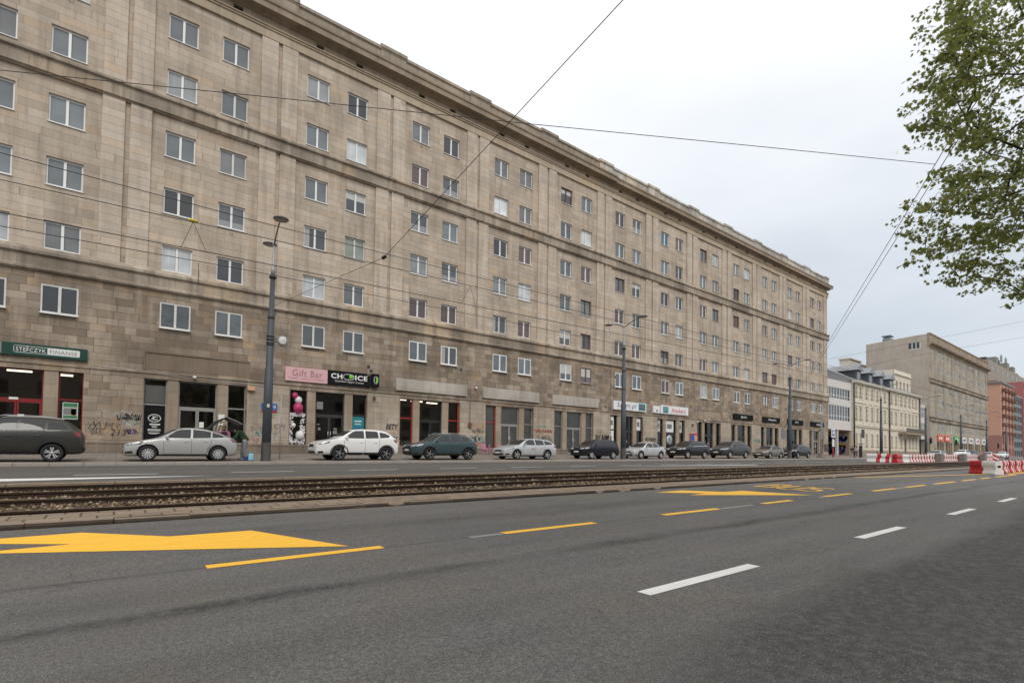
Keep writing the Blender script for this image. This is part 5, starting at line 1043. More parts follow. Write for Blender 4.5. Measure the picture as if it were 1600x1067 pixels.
skinned("trousers", [((0,0,.95),.13,.165),((0,0,.88),.13,.165),((-.09,0,.82),.115),((-.10,.02,.48),.085),((-.10,.05,.10),.075),((.09,0,.82),.115),((.10,.02,.48),.085),((.10,.05,.10),.075)], [(0,1),(1,2),(2,3),(3,4),(1,5),(5,6),(6,7)], 'purple', wom)
head_bits(wom, (.03,-.165,1.59), (.25,-1,-.15), 'hair', long=True)
for x in (-.10,.10):
    b_ = bmesh.new(); bmesh.ops.create_icosphere(b_, subdivisions=2, radius=1.0)
    for v in b_.verts: v.co = Vector((x+v.co.x*.05, -.02+v.co.y*.14, max(.004,.05+v.co.z*.055)))
    MB().frombm(b_, 0, True).build("shoe", MT['shoe'], wom, False)
q = MB(); e3 = Vector((.25,-1,-.15)).normalized()
for s in (-1, 1): q.ball(Vector((.03,-.165,1.60)) + e3*.082 + Vector((s*.032,0,.01)), .011, 6)
q.build("eyes", MT['hairdk'], wom, False)
# carrier bags by the kerb
def bag_(x, y, sx, sy, sz, m, lab):
    b_ = bmesh.new(); bmesh.ops.create_cube(b_, size=1); bmesh.ops.subdivide_edges(b_, edges=b_.edges[:], cuts=3, use_grid_fill=True); z0 = zwalk(x, y)
    for v in b_.verts:
        k = v.co.z+.5; t = 1-.28*k; nz_ = noise.noise(Vector(v.co)*4.1+Vector((x*3,y,0)))*.09
        v.co = Vector((x+v.co.x*sx*t*(1+nz_), y+v.co.y*sy*t*(1+nz_), z0+max(.004,k*sz*(1+nz_*.5))))
    o = MB().frombm(b_, 0, True); e_ = tag(empty("carrier_bag", (x, y, z0)), lab, "bag"); o.build("bag_body", MT[m], e_)
    for s in (-1,1): MB().tube([(x-sx*.2,y+s*sy*.2,z0+sz*.95),(x-sx*.13,y+s*sy*.2,z0+sz*1.25),(x+sx*.13,y+s*sy*.2,z0+sz*1.25),(x+sx*.2,y+s*sy*.2,z0+sz*.95)], .012, 6).build("handle", MT[m], e_)
bag_(5.16, 27.35, .25, .2, .34, 'bag', "light blue carrier bag standing on the pavement beside the bending person")
bag_(4.98, 27.62, .24, .2, .20, 'bluetext', "darker blue low bag between the light blue bag and the bending person")
# ------------------------------------------------------------------ tram and lamp poles
def lamp_head(parent, end, root, r=.33):
    h = MB(); e_ = Vector(end)
    h.lathe([(.001,.05),(r*.55,.05),(r,.0),(r,-.035),(r*.93,-.05)], 24, 0, Matrix.Translation(e_)); o = h.build("lamp_head", MT['pole_thin'], parent, False)
    MB().lathe([(.001,-.045),(r*.90,-.045),(r*.90,-.055),(.001,-.055)], 24, 0, Matrix.Translation(e_)).build("lamp_glass", MT['lampglass'], o, False)
def pole(x, y, label, steps, top, heads, lean=(0,0), base=None, lower=True, rad=(.215,.15,.118)):
    z0 = zwalk(x, y) if y > 26 else zroad(x, y)
    e_ = tag(empty("tram_pole", (x, y, z0)), label, "street pole", "tram poles along the street")
    s1, s2, s3 = [s-z0 for s in steps]; tp = top-z0
    lx = lambda z: (lean[0]*z/tp, lean[1]*z/tp, z)
    MB().lathe([(rad[0]+.05,-.05),(rad[0]+.05,.02),(rad[0]+.01,.03),(rad[0]+.005,.9)], 16).build("pole_foot", MT['dark'], e_, False)
    q = MB(); zz = [0, s1-.03, s1, s2, s2+.02, s3]; rr = [rad[0], rad[0]*.93, rad[1]*1.12, rad[1], rad[2]*1.05, rad[2]*.92]
    q.tube([lx(z) for z in zz], rr, 16); q.build("pole_shaft", MT['pole'], e_, False)
    q = MB(); q.tube([lx(s3), lx(s3+.35), lx(s3+.42), lx(tp)], [rad[2]*.85, rad[2]*.75, .05, .045], 10); q.build("upper_mast", MT['pole_lt'], e_, False)
    for k in (s1+1.1, s2-.3, s3-.15): MB().lathe([(rad[1]+.02,0),(rad[1]+.02,.10)], 14, 0, Matrix.Translation(lx(k))).build("band_clamp", MT['dark'], e_, False)
    for (dx, dy, dz) in heads:
        b = Vector(lx(tp-.25)); t = Vector((lean[0]+dx, lean[1]+dy, tp+dz))
        MB().tube([b, b.lerp(t,.35)+Vector((0,0,.12)), b.lerp(t,.75)+Vector((0,0,.10)), t], [.035,.032,.03,.028], 8).build("lamp_arm", MT['pole_thin'], e_, False)
        lamp_head(e_, t, b)
    return e_
p1 = pole(5.75, 27.0, "tall slate grey tram pole beside the pink gift shop sign, with two disc lamps", (5.16,7.9,9.75), 11.48, ((-.24,-2.3,.20),(.10,1.4,.30)), (.12,0))
q = MB(); z_ = 6.54-zwalk(5.75,27)
for k in (-.18, .0, .16): q.lathe([(.19,0),(.19,.05)], 14, 0, Matrix.Translation((.06,0,z_+k)))
q.tube([(.1,0,z_+.12),(.42,-.02,z_+.10)], .02, 6).tube([(.1,0,z_-.12),(.42,-.02,z_-.02)], .02, 6); q.build("bracket", MT['dark'], p1, False)
MB().lathe([(.001,.05),(.08,.05),(.09,.02),(.25,.03),(.27,.02),(.27,-.02),(.25,-.03),(.15,-.03),(.14,-.02),(.001,-.02)], 24, 0, Matrix.Translation((.62,-.06,z_+.02)) @ Matrix.Rotation(R(90),4,'X') @ Matrix.Rotation(R(-12),4,'Y')).build("disc", MT['greyback'], p1, False)
MB().lathe([(.001,.0),(.20,0),(.20,-.045),(.001,-.05)], 20, 0, Matrix.Translation((.62,-.06,z_+.02)) @ Matrix.Rotation(R(90),4,'X')).lathe([(.001,0),(.20,0),(.20,.055),(.10,.06),(.001,.06)], 20, 0, Matrix.Translation((.62,-.06,z_+.02)) @ Matrix.Rotation(R(90),4,'X')).build("disc_face", MT['pvc_dirty'], p1, False)
for x, y, w_, h_ in ((.0,-.222,.11,.16),(.02,-.218,.07,.10)): MB().box(-.05+x, -.05+x+w_, y-.004, y, 2.6, 2.6+h_).build("sticker", MT['pvc_dirty'], p1, False)
pole(32.1, 27.0, "tall slate grey tram pole standing before the white navy lettered sign", (4.19+1.0,8.06,9.71), 11.58, ((.0,-1.9,.28),(-.05,1.6,.25)))
pole(61.0, 27.0, "tall slate grey tram pole in front of the last dark car of the row", (5.7,8.06,10.14), 11.7, ((.0,-1.9,.28),(-.05,1.6,.25)), (.25,0))
for X_, lab in ((91.0,"slate grey tram pole before the cream palace facade"),(113.6,"slate grey tram pole before the second white infill building"),(138.1,"slate grey tram pole before the shops of the far limestone block"),(161.6,"slate grey tram pole at the far corner of the farther limestone block"),(184,"most distant slate grey tram pole, before the salmon building")):
    pole(X_, 27.0, lab, (5.4,8.1,9.8), 11.6, ((0,-1.9,.28),(0,1.6,.25)))
near = tag(empty("tram_pole", (4.6,-3.4,zroad(4.6,-3.4))), "slate grey tram pole on the camera side of the street carrying the span wires", "street pole", "tram poles along the street")
MB().tube([(0,0,0),(0,0,5),(0,0,9.6)], [.21,.16,.11], 14).build("pole_shaft", MT['pole'], near, False)

# ------------------------------------------------------------------ overhead wires
def wire(label, pts, r=.011, group="overhead tram wires", cat="wire", fine=8, sag=0.0):
    P_ = [Vector(p) for p in pts]; full = []
    for a, b in zip(P_, P_[1:]):
        for k in range(fine): t = k/fine; full.append(a.lerp(b, t) - Vector((0,0,sag*4*t*(1-t))))
    full.append(P_[-1]); o = MB().tube(full, r, 5).build("overhead_wire", MT['wire']); return tag(o, label, cat, group)
w1 = wire("span wire rising from the first tram pole to the top of the white sky", [(5.93,27,8.25),(6.44,15,7.27),(6.0,5,8.3),(5.0,-3.4,9.0)], .008)
wire("first of the twin span wires rising past the tree over the sky", [(61.2,27,8.4),(48.4,20,8.0),(38.08,15,7.8),(28.26,10,8.0),(18.56,5,8.3),(14.8,3,8.55),(4.7,-3.4,9.4)], .009)
wire("second of the twin span wires rising past the tree over the sky", [(61.2,27,8.2),(48.76,20,8.0),(38.44,15,7.8),(28.61,10,8.0),(18.92,5,8.3),(15.1,3,8.5),(4.7,-3.4,9.2)], .009)
wire("long cross wire over the upper storeys and white sky to the twin span wires", [(-21,27,9.2), at(0,110,12.6), at(400,150,10.2), at(839,195,7.8), at(1200,230.5,5.2), at(1462,257,3.45)], .007)
wire("carrier wire over the farther tram track", [(-20,14.9,6.9),(-2.08,14.9,6.80),(2.78,14.9,6.92),(10.26,14.9,7.02),(30,14.9,7.1),(60,14.9,7.3),(120,14.9,7.5)], .010)
wire("contact wire over the farther tram track", [(-20,15.0,5.8),(-2.06,15,5.86),(2.52,15,5.99),(12,15,6.05),(30,15,6.1),(60,15,6.25),(120,15,6.4)], .009)
wire("contact wire over the nearer tram track", [(-20,12,5.1),(-1.66,12,5.18),(2.01,12,5.27),(8.27,12,5.36),(22.47,12,5.66),(60,12,5.8),(120,12,6.0)], .009)
wire("carrier wire over the nearer tram track", [(-20,12,6.35),(2,12,6.15),(22,12,6.3),(60,12,6.7),(120,12,6.9)], .008)
wire("upper wire crossing the sky over the bare gable of the farther block", [at(1296,561,24), at(1440,533,18), at(1640,494,10)], .012)
wire("lower wire crossing the sky over the bare gable of the farther block", [at(1300,581,24), at(1452,552,18), at(1640,520,10)], .012)
# insulators, hangers
def insul(c, r, l, d, m, lab):
    a = Vector(d).normalized(); return tag(MB().tube([Vector(c)-a*l, Vector(c)-a*l*.5, Vector(c), Vector(c)+a*l*.5, Vector(c)+a*l], [r*.4, r, r*.5, r, r*.4], 8).build("insulator", MT[m]), lab, "insulator", "insulators on the overhead wires")
insul((6.44,15,7.27), .06, .14, (0,1,.05), 'black', "black insulator on the span wire in front of the windows above the phone shop sign")
c_ = at(302,345,14.9); insul(c_, .05, .10, (1,0,0), 'yellowp', "yellow green insulator on the carrier wire above the silver hatchback")
for a, b, lab in ((at(302,347,14.9), at(283,386,15), "hanger wire slanting down and away from the lamp pole below the yellow green insulator"),(at(302,347,14.9), at(322,394,15), "slanting hanger wire below the yellow green insulator, going down towards the lamp pole"),(at(310,411,12), at(310,443,12), "short upright hanger wire between the two lower window rows"),(at(735,447,14.9), at(721,473,15), "hanger wire of the first pair over the white plaster tablet"),(at(735,447,14.9), at(743,480,15), "steeper hanger wire of the first pair over the white plaster tablet"),(at(950,500,14.9), at(954,525,15), "hanger wire before the second tram pole")):
    wire(lab, [a, b], .006, "hangers of the overhead wires", "wire", 1)

# ------------------------------------------------------------------ red and white road barriers
def barrier(x, y, rz, L, stripes, label, name="road_barrier", hh=.86, fz=None, group="plastic road barriers"):
    fz = fz or zfar; e_ = tag(empty(name, (x, y, fz(x, y)), rz), label, "barrier", group)
    prof = [(-.29,0),(-.30,.10),(-.22,.26),(-.20,.42),(-.25,.62),(-.22,.80),(-.17,hh),(.17,hh),(.22,.80),(.25,.62),(.20,.42),(.22,.26),(.30,.10),(.29,0)]
    n = len(prof); k = 18; q = MB()
    for i in range(k):
        a, b = -L/2+L*i/k, -L/2+L*(i+1)/k
        ea = 1-.10*max(0, abs(2*(i/k)-1)-.85)/.15; eb = 1-.10*max(0, abs(2*((i+1)/k)-1)-.85)/.15
        for j in range(n):
            p0, p1_ = prof[j], prof[(j+1)%n]; tmid = (i+.5)/k + (p0[1]-.4)*.10*stripes[0]
            mi = 0
            for (s0, s1) in stripes[1:]:
                if s0 <= tmid < s1: mi = 1
            q.add([(a,p0[0]*ea,p0[1]),(a,p1_[0]*ea,p1_[1]),(b,p1_[0]*eb,p1_[1]),(b,p0[0]*eb,p0[1])], [(0,3,2,1)], mi, True)
    for s in (-1, 1):
        lst = [(s*L/2, p[0]*.9, p[1]) for p in prof]; q.add(lst, [tuple(range(n)) if s > 0 else tuple(range(n-1,-1,-1))], 1 if any(s0 <= (0.02 if s < 0 else .98) < s1 for s0, s1 in stripes[1:]) else 0)
    q.build("shell", [MT['bwhite'], MT['bred']], e_, False)
    for s in (-1, 1): MB().lathe([(.001,0),(.075,0),(.075,.01),(.001,.01)], 14, 0, Matrix.Translation((s*(L/2+.003),0,.52)) @ Matrix.Scale(1.5,4,(0,1,0)) @ Matrix.Rotation(R(90*s),4,'Y')).build("end_socket", MT['black'], e_, False)
    for yy in (-.12,.12): MB().tube([(-L*.28,yy*0,hh-.005),(-L*.28,yy*0,hh+.02)], .045, 8).build("filler_cap", MT['black'], e_, False) if yy > 0 else None
    return e_
ORD = "first second third fourth fifth sixth seventh eighth ninth tenth eleventh twelfth thirteenth fourteenth fifteenth sixteenth seventeenth eighteenth nineteenth twentieth".split() + ["twenty-first","twenty-second","twenty-third","twenty-fourth"]
barrier(61.3, 18.4, R(100), 2.0, (1,(0.05,.22),(.42,.60)), "white barrier with two red wavy stripes, set crosswise at the row's near end")
barrier(62.7, 17.25, R(2), 1.9, (0,(0,1)), "all red barrier at the near end of the row beside the tram bed")
barrier(65.0, 17.3, R(1), 2.3, (0,), "plain white barrier next to the all red one beside the tram bed")
for k in range(20):
    barrier(67.4+k*2.1, 17.45+.01*k, R(random.uniform(-2,2)), 2.0, (1,(.05,.25),(.52,.74)), "red striped white barrier, %s in the row counted from the plain white one" % ORD[k])
for x_, lab in ((76.6,"grey concrete block, first of three beside the barrier row"),(87.4,"grey concrete block, second of three beside the barrier row"),(99.0,"grey concrete block, third of three beside the barrier row")):
    e_ = tag(empty("concrete_block", (x_, 16.95, zfar(x_,16.95))), lab, "concrete block", "concrete blocks by the barriers"); MB().bbox(-.6,.6,-.3,.3,0,1.0,.03).build("block", MT['concrete'], e_, False); MB().tube([(-.15,0,.99),(-.13,0,1.08),(.13,0,1.08),(.15,0,.99)], .012, 6).build("lifting_loop", MT['rust'], e_, False)
a_, b_ = Vector((45.15,8.25)), Vector((43.75,6.75)); c2 = (a_+b_)/2; dv = b_-a_
barrier(c2.x, c2.y, math.atan2(dv.y, dv.x), dv.length, (1,(-1,.52)), "half red half white barrier standing askew on the bus lane", fz=zroad)
for k in range(6): barrier(47.2+k*2.1, 7.5-.03*k, R(random.uniform(-2,2)), 2.0, (1,(-.2,.28),(.50,.78)), "red and white barrier in the bus lane row, %s behind the askew one" % ORD[k], fz=zroad)
e_ = tag(empty("chevron_board", (45.35,7.15,zroad(45.35,7.15)), R(-62)), "upright red and white striped warning board between the bus lane barriers", "sign")
MB().bbox(-.16,.16,-.02,.02,.30,1.32,.008).build("board", MT['bwhite'], e_, False); q = MB()
for k in range(4): q.add([(-.16,-.024,.42+k*.26),(.16,-.024,.30+k*.26-.06),(.16,-.024,.30+k*.26+.07),(-.16,-.024,.42+k*.26+.13)], [(0,1,2,3)])
q.build("stripes", MT['bred'], e_, False); MB().bbox(-.3,.3,-.2,.2,0,.12,.03).tube([(0,0,.1),(0,0,.35)], .03, 8).build("foot", MT['black'], e_, False)

# ------------------------------------------------------------------ signs and small street furniture
def post(name, x, y, h, label, cat="sign", r=.035, m='pole_lt'):
    e_ = tag(empty(name, (x, y, zwalk(x, y))), label, cat); MB().tube([(0,0,0),(0,0,h)], r, 8).build("post", MT[m], e_, False); return e_
post("sign_post", 6.60, 27.9, 3.3, "thin bare grey post on the pavement just past the first tram pole", "post", .025)
e_ = post("road_sign", 62.4, 28.3, 3.4, "grey back of a rectangular road sign on a post before the third tram pole"); MB().bbox(-.62,.62,-.05,-.03,2.25,3.25,.008).build("sign_back", MT['greyback'], e_, False)
e_ = post("totem_sign", 73.2, 28.4, 5.6, "tall narrow grey sign totem before the last black shop sign", r=.06); MB().bbox(-.38,.38,-.08,-.05,2.4,5.5,.01).build("totem_panel", MT['greyback'], e_, False)
MB().bbox(-.7,.7,-.35,.35,0,.22,.03).build("totem_base", MT['concrete'], e_, False)
e_ = post("bus_stop_sign", 77.0, 28.4, 4.0, "white bus stop sign with a blue symbol and red post foot by the passage")
MB().bbox(-.62,.62,-.06,-.03,2.75,3.95,.01).build("sign_panel", MT['white'], e_, False); MB().bbox(-.45,.35,-.075,-.06,2.95,3.75,.004).build("blue_field", MT['signblue'], e_, False)
q = MB(); q.box(-.30,.20,-.079,-.075,3.2,3.6); q.box(-.26,-.16,-.079,-.075,3.12,3.2); q.box(.06,.16,-.079,-.075,3.12,3.2); q.build("bus_symbol", MT['white'], e_, False)
MB().tube([(0,0,.02),(0,0,1.3)], .07, 8).build("red_sleeve", MT['bred'], e_, False); MB().bbox(-.35,.35,-.06,-.03,1.5,2.5,.01).build("timetable", MT['paper'], e_, False)
e_ = post("road_sign", 87.2, 28.2, 4.1, "dark back of a square road sign on a pale post before the cream palace", m='pvc'); MB().bbox(-.62,.62,-.06,-.03,2.9,4.15,.01).build("sign_back", MT['dark'], e_, False)
e_ = tag(empty("ticket_machine", (89.6,29.2,zwalk(89.6,29.2))), "dark slim ticket machine with a small cap before the cream palace", "ticket machine")
MB().bbox(-.25,.25,-.2,.2,0,1.75,.03).build("cabinet", MT['dark'], e_, False); MB().bbox(-.45,.45,-.35,.35,2.0,2.1,.02).tube([(0,0,1.7),(0,0,2.0)], .05, 8).build("cap", MT['dark'], e_, False); MB().box(-.15,.15,-.207,-.2,1.1,1.45).build("screen", MT['posterskin'], e_, False)
for i, x in enumerate((83.5, 92.5, 95.0)):
    e_ = tag(empty("bollard", (x,28.0,zwalk(x,28))), "low dark bollard, %s along the pavement before the palace" % ORD[i], "bollard", "bollards before the palace"); MB().lathe([(.07,0),(.06,.8),(.08,.85),(.05,.95),(.001,.97)], 10).build("shaft", MT['dark'], e_, False)
def tlight(x, y, label):
    e_ = post("traffic_light", x, y, 3.4, label, "traffic light", .06, 'pole_thin'); MB().bbox(-.45,.45,-.14,-.06,2.5,3.7,.02).build("backboard", MT['black'], e_, False)
    MB().bbox(-.17,.17,-.3,-.1,2.6,3.6,.03).build("housing", MT['black'], e_, False)
    for k, m in enumerate(('greencross','yellowp','taillamp')): MB().lathe([(.001,0),(.10,0),(.10,.02),(.001,.02)], 12, 0, Matrix.Translation((0,-.305,2.78+k*.32)) @ Matrix.Rotation(R(90),4,'X')).build("lens", MT['dark'], e_, False)
tlight(118.5, 27.6, "black traffic light before the orange red shop sign"); tlight(133.0, 26.9, "black traffic light before the green shop sign"); tlight(176, 27.4, "distant black traffic light before the salmon building")
# people far along the pavement
MT['coat_dark'] = mat("dark_coat", (.03,.032,.04), .9); MT['coat_white'] = mat("pale_jacket", (.55,.55,.55), .9); MT['coat_orange'] = mat("orange_vest", (.60,.20,.05), .9)
def walker(x, y, top, label, ph=1, rz=0):
    e_ = tag(empty("person", (x, y, zwalk(x, y) if y > 26.3 else zfar(x, y)), rz), label, "person"); s = ph
    nd = [((0,0,.95),.11,.15),((0,0,1.15),.11,.155),((0,0,1.38),.10,.17),((0,0,1.48),.045,.045),((-.02,0,1.57),.085,.08),((-.01,0,1.67),.08,.075),((-.02,-.09,.85),.09),((-.14*s,-.09,.48),.06),((.02-.16*s,-.09,.08),.045),((-.12-.16*s,-.09,.04),.035),((.02,.09,.85),.09),((.10*s,.09,.48),.06),((.24*s,.09,.09),.045),((.14*s,.09,.04),.035),((0,-.20,1.36),.055),((.10*s,-.25,1.10),.043),((.02*s,-.25,.86),.035),((0,.20,1.36),.055),((-.08*s,.25,1.10),.043),((-.16*s,.24,.88),.035)]
    skinned("body", nd, [(0,1),(1,2),(2,3),(3,4),(4,5),(0,6),(6,7),(7,8),(8,9),(0,10),(10,11),(11,12),(12,13),(2,14),(14,15),(15,16),(2,17),(17,18),(18,19)], 'skin', e_, 1)
    skinned("jacket", [((0,0,.92),.14,.18),((0,0,1.15),.135,.18),((0,0,1.39),.125,.19),((0,-.20,1.36),.08),((.10*s,-.25,1.10),.065),((.03*s,-.25,.92),.055),((0,.20,1.36),.08),((-.08*s,.25,1.10),.065),((-.15*s,.24,.93),.055)], [(0,1),(1,2),(2,3),(3,4),(4,5),(2,6),(6,7),(7,8)], top, e_, 1)
    skinned("trousers", [((0,0,.92),.125,.16),((-.02,-.09,.82),.11),((-.14*s,-.09,.48),.08),((.02-.16*s,-.09,.09),.07),((.02,.09,.82),.11),((.10*s,.09,.48),.08),((.24*s,.09,.1),.07)], [(0,1),(1,2),(2,3),(0,4),(4,5),(5,6)], 'denim', e_, 1)
    head_bits(e_, (-.015,0,1.61), (-1,0,0), 'hairdk')
walker(91.8, 30.5, 'coat_white', "person in a pale jacket by the tram pole before the cream palace", 1)
walker(93.0, 31.5, 'coat_dark', "person in a dark coat beside the pale jacketed one before the cream palace", -1)
walker(126, 28.5, 'coat_dark', "person in dark clothes beyond the barriers near the green shop sign", 1, .5)
walker(165, 28.5, 'coat_orange', "distant person in an orange vest at the corner of the salmon building", 1, 1.0)
# cars standing farther down the road
src = {o["label"]: o for o in COL.objects if o.name.startswith("parked_car")}
wsuv = [o for l, o in src.items() if l.startswith("white SUV")][0]; sw = [o for l, o in src.items() if l.startswith("silver estate")][0]; bl_ = [o for l, o in src.items() if l.startswith("graphite")][0]
for s_, x, y, lab in ((sw,104,23.4,"distant silver estate car beyond the first concrete block"),(wsuv,123,24.0,"distant white SUV before the shops of the farther block"),(sw,141,23.4,"distant silver estate car before the corner of the farther block"),(wsuv,160,24.2,"distant white SUV before the salmon building"),(wsuv,176,21.0,"most distant white SUV at the end of the street"),(bl_,150,27.6,"distant graphite SUV on the pavement of the farther block")):
    c = copy_tree(s_); c.location = (x, y, zfar(x, y)); c["label"] = lab; c["group"] = "cars farther down the street"

# ------------------------------------------------------------------ the white infill building with the passage
C1 = tag(empty("infill_building", (102.8, 37, 1.2)), "white clad infill building with two ribbon windows over an open passage", "building")
w = MB(); walls(w, 96.72, 108.9, 5.9, 14.9, 37.0, [(97.3,108.3,11.35,13.40),(97.3,108.3,7.45,10.28)], .15); w.quad((96.72,37,5.9),(108.9,37,5.9),(108.9,47,5.9),(96.72,47,5.9)); w.quad((96.72,37,14.9),(96.72,49,14.9),(108.9,49,14.9),(108.9,37,14.9)); w.build("wall", MT['moddwhite'], C1)
w = MB().box(96.72,108.9,36.9,37.05,14.9,15.08); w.build("roof_edge", MT['roofgrey'], C1)
for z0, z1 in ((11.35,13.40),(7.45,10.28)):
    f = MB(); n = 9
    for i in range(n+1): x = 97.3+11*i/n; f.box(x-.07,x+.07,37.05,37.14,z0,z1)
    f.box(97.3,108.3,37.05,37.14,z0,z0+.1).box(97.3,108.3,37.05,37.14,z1-.1,z1).box(97.3,108.3,37.06,37.13,lerp(z0,z1,.3),lerp(z0,z1,.3)+.08); o = f.build("window", MT['pvc'], C1)
    MB().quad((97.3,37.12,z0),(108.3,37.12,z0),(108.3,37.12,z1),(97.3,37.12,z1)).build("pane", MT['pane_dark'], o)
w = MB().box(97.0,97.3,37.2,47,1.2,5.9).box(108.4,108.9,37.2,47,.9,5.9).quad((97,47,.9),(108.9,47,.9),(108.9,47,5.9),(97,47,5.9)); w.build("passage_wall", MT['stone'], C1)
MB().box(102.6,103.0,37.1,37.5,.9,5.9).build("column", MT['moddwhite'], C1); MB().box(97.4,101.5,42,42.2,.9,5.0).build("gate", MT['black'], C1)
for x0,x1,z0,z1,m,n,s in ((99.6,102.4,3.6,4.9,'GB',5,1),(103.1,107.6,3.9,4.8,'GB',6,2),(103.3,107.0,1.6,3.2,'GP',5,3),(103.4,107.4,2.9,3.5,'yellowp',3,4)): 
    yb_ = 37.7+(x0-103.0)*.9 if x0 > 103 else 37.8
    g_ = scribble(yb_, yb_+(x1-x0)*.9, z0, z1, m, n, .34, 90+s, side=108.38) if x0 > 103 else scribble(x0,x1,z0,z1,m,n,.34,90+s,39.5); g_.parent = C1; g_.matrix_parent_inverse = Matrix.Translation(-gloc(C1))
MB().box(99.5,102.55,39.52,39.7,.9,5.0).box(103.0,108.4,44.02,44.2,.9,5.9).build("passage_wall", MT['pier'], C1)

# ------------------------------------------------------------------ the cream palace
PX0, PX1, PYF = 109.0, 149.6, 36.8
Pc = tag(empty("palace", (129, PYF, 1.3)), "cream coloured palace with grey dormers, stucco window heads and a balcony over its door", "building")
cols_l = [110.6,112.8,115.9,118.9,121.9,126.3]; cols_r = [130.4,133.2,136.6,139.4,142.2,144.8,147.2]
rows = ((12.55,14.30,'up'),(8.25,10.35,'mid'),(3.2,5.5,'low'))
hol = [(x-.5,x+.5,z0,z1) for x in cols_l+cols_r for z0,z1,_ in rows if not (_ == 'low' and 138 < x < 141)] + [(138.7,140.3,1.2,5.3)]
w = MB(); walls(w, PX0, PX1, 1.0, 15.0, PYF, hol, .14); w.quad((PX1,PYF,1),(PX1,48,1),(PX1,48,15),(PX1,PYF,15)); w.quad((PX0,48,1),(PX0,PYF,1),(PX0,PYF,15),(PX0,48,15)); w.build("wall", MT['cream'], Pc)
MB().box(PX0,138.6,PYF-.12,PYF,.8,2.35).box(140.4,PX1,PYF-.12,PYF,.8,2.35).build("plinth", MT['stone'], Pc)
for z, d in ((6.65,.22),(7.0,.14),(11.25,.18)): MB().exx([(PYF+.02,z),(PYF-d*.6,z),(PYF-d,z+.12),(PYF-d,z+.2),(PYF+.02,z+.24)], PX0, PX1).build("string_course", MT['cream2'], Pc)
MB().exx([(PYF+.02,14.75),(PYF-.15,14.8),(PYF-.2,15.0),(PYF-.6,15.05),(PYF-.65,15.3),(PYF+.3,15.4)], PX0, PX1).build("cornice", MT['cream2'], Pc)
wnn = 0
for x in cols_l+cols_r:
    for z0, z1, t in rows:
        if t == 'low' and 138 < x < 141: continue
        f = MB(); f.box(x-.5,x-.43,PYF+.06,PYF+.13,z0,z1).box(x+.43,x+.5,PYF+.06,PYF+.13,z0,z1).box(x-.04,x+.04,PYF+.06,PYF+.13,z0,z1).box(x-.43,x+.43,PYF+.06,PYF+.13,z1-.08,z1).box(x-.43,x+.43,PYF+.06,PYF+.13,z0,z0+.08).box(x-.43,x+.43,PYF+.06,PYF+.13,lerp(z0,z1,.65),lerp(z0,z1,.65)+.07)
        o = f.build("window", MT['cream2'], Pc); MB().quad((x-.43,PYF+.11,z0),(x+.43,PYF+.11,z0),(x+.43,PYF+.11,z1),(x-.43,PYF+.11,z1)).build("pane", MT['pane_dark'], o)
        s = MB().box(x-.68,x+.68,PYF-.16,PYF,z0-.14,z0-.02); s.build("sill", MT['stone'], o)
        h = MB().box(x-.66,x-.52,PYF-.06,PYF,z0,z1+.1).box(x+.52,x+.66,PYF-.06,PYF,z0,z1+.1).box(x-.66,x+.66,PYF-.07,PYF,z1+.02,z1+.2)
        if t == 'mid' and (115 < x < 123 or 136 < x < 143): h.prism([(x-.75,PYF,z1+.4),(x+.75,PYF,z1+.4),(x+.55,PYF,z1+.72),(x,PYF,z1+.9),(x-.55,PYF,z1+.72)], (0,-.22,0)).ball((x,PYF-.2,z1+.6), .22, 6)
        elif t == 'mid': h.box(x-.75,x+.75,PYF-.2,PYF,z1+.35,z1+.5)
        h.build("surround", MT['cream2'], Pc)
for x in (114.2,117.4,120.4,123.6,135.2,138.0,140.8,143.5): MB().box(x-.32,x+.32,PYF-.10,PYF,7.3,14.7).box(x-.42,x+.42,PYF-.16,PYF,14.2,14.7).build("pilaster", MT['cream2'], Pc)
for x in (109.1, 128.5, 149.4): MB().tube([(x,PYF-.2,14.9),(x,PYF-.2,1.2)], .13, 8).build("downpipe", MT['dark'], Pc)
b = MB().box(134.6,149.0,PYF-1.6,PYF,6.05,6.4); b.build("balcony", MT['stone'], Pc); b = MB().box(134.7,148.9,PYF-1.55,PYF-1.42,7.25,7.36)
for i in range(40): x = 134.8+i*.358; b.box(x-.05,x+.05,PYF-1.53,PYF-1.44,6.4,7.25)
b.build("balustrade", MT['concrete'], Pc)
for x in (136.2,138.2,140.8,143,145.2): MB().prism([(x-.15,PYF,6.05),(x-.15,PYF-1.2,6.05),(x-.15,PYF,4.9)], (.3,0,0)).build("console", MT['cream2'], Pc)
MB().box(138.8,140.2,PYF+.2,PYF+.28,1.1,5.2).build("door", MT['brownfr'], Pc)
r = MB(); r.add([(PX0,PYF-.3,15.35),(PX1,PYF-.3,15.35),(PX1,43.5,19.4),(PX0,43.5,19.4),(PX0,50,15.35),(PX1,50,15.35)], [(0,1,2,3),(3,2,5,4),(0,3,4),(1,5,2)]); r.build("roof", MT['roofgrey'], Pc)
for x in (114.5,121.0,127.2,133.4):
    d = MB().box(x-1.3,x+1.3,37.7,43,15.5,18.0); o = d.build("dormer", MT['roofdark'], Pc)
    MB().prism([(x-1.75,37.3,17.9),(x+1.75,37.3,17.9),(x,37.3,19.1)], (0,6.5,0)).build("dormer_roof", MT['roofgrey'], o); MB().box(x-.7,x+.7,37.65,37.7,16.0,17.6).build("pane", MT['pane_sky'], o)
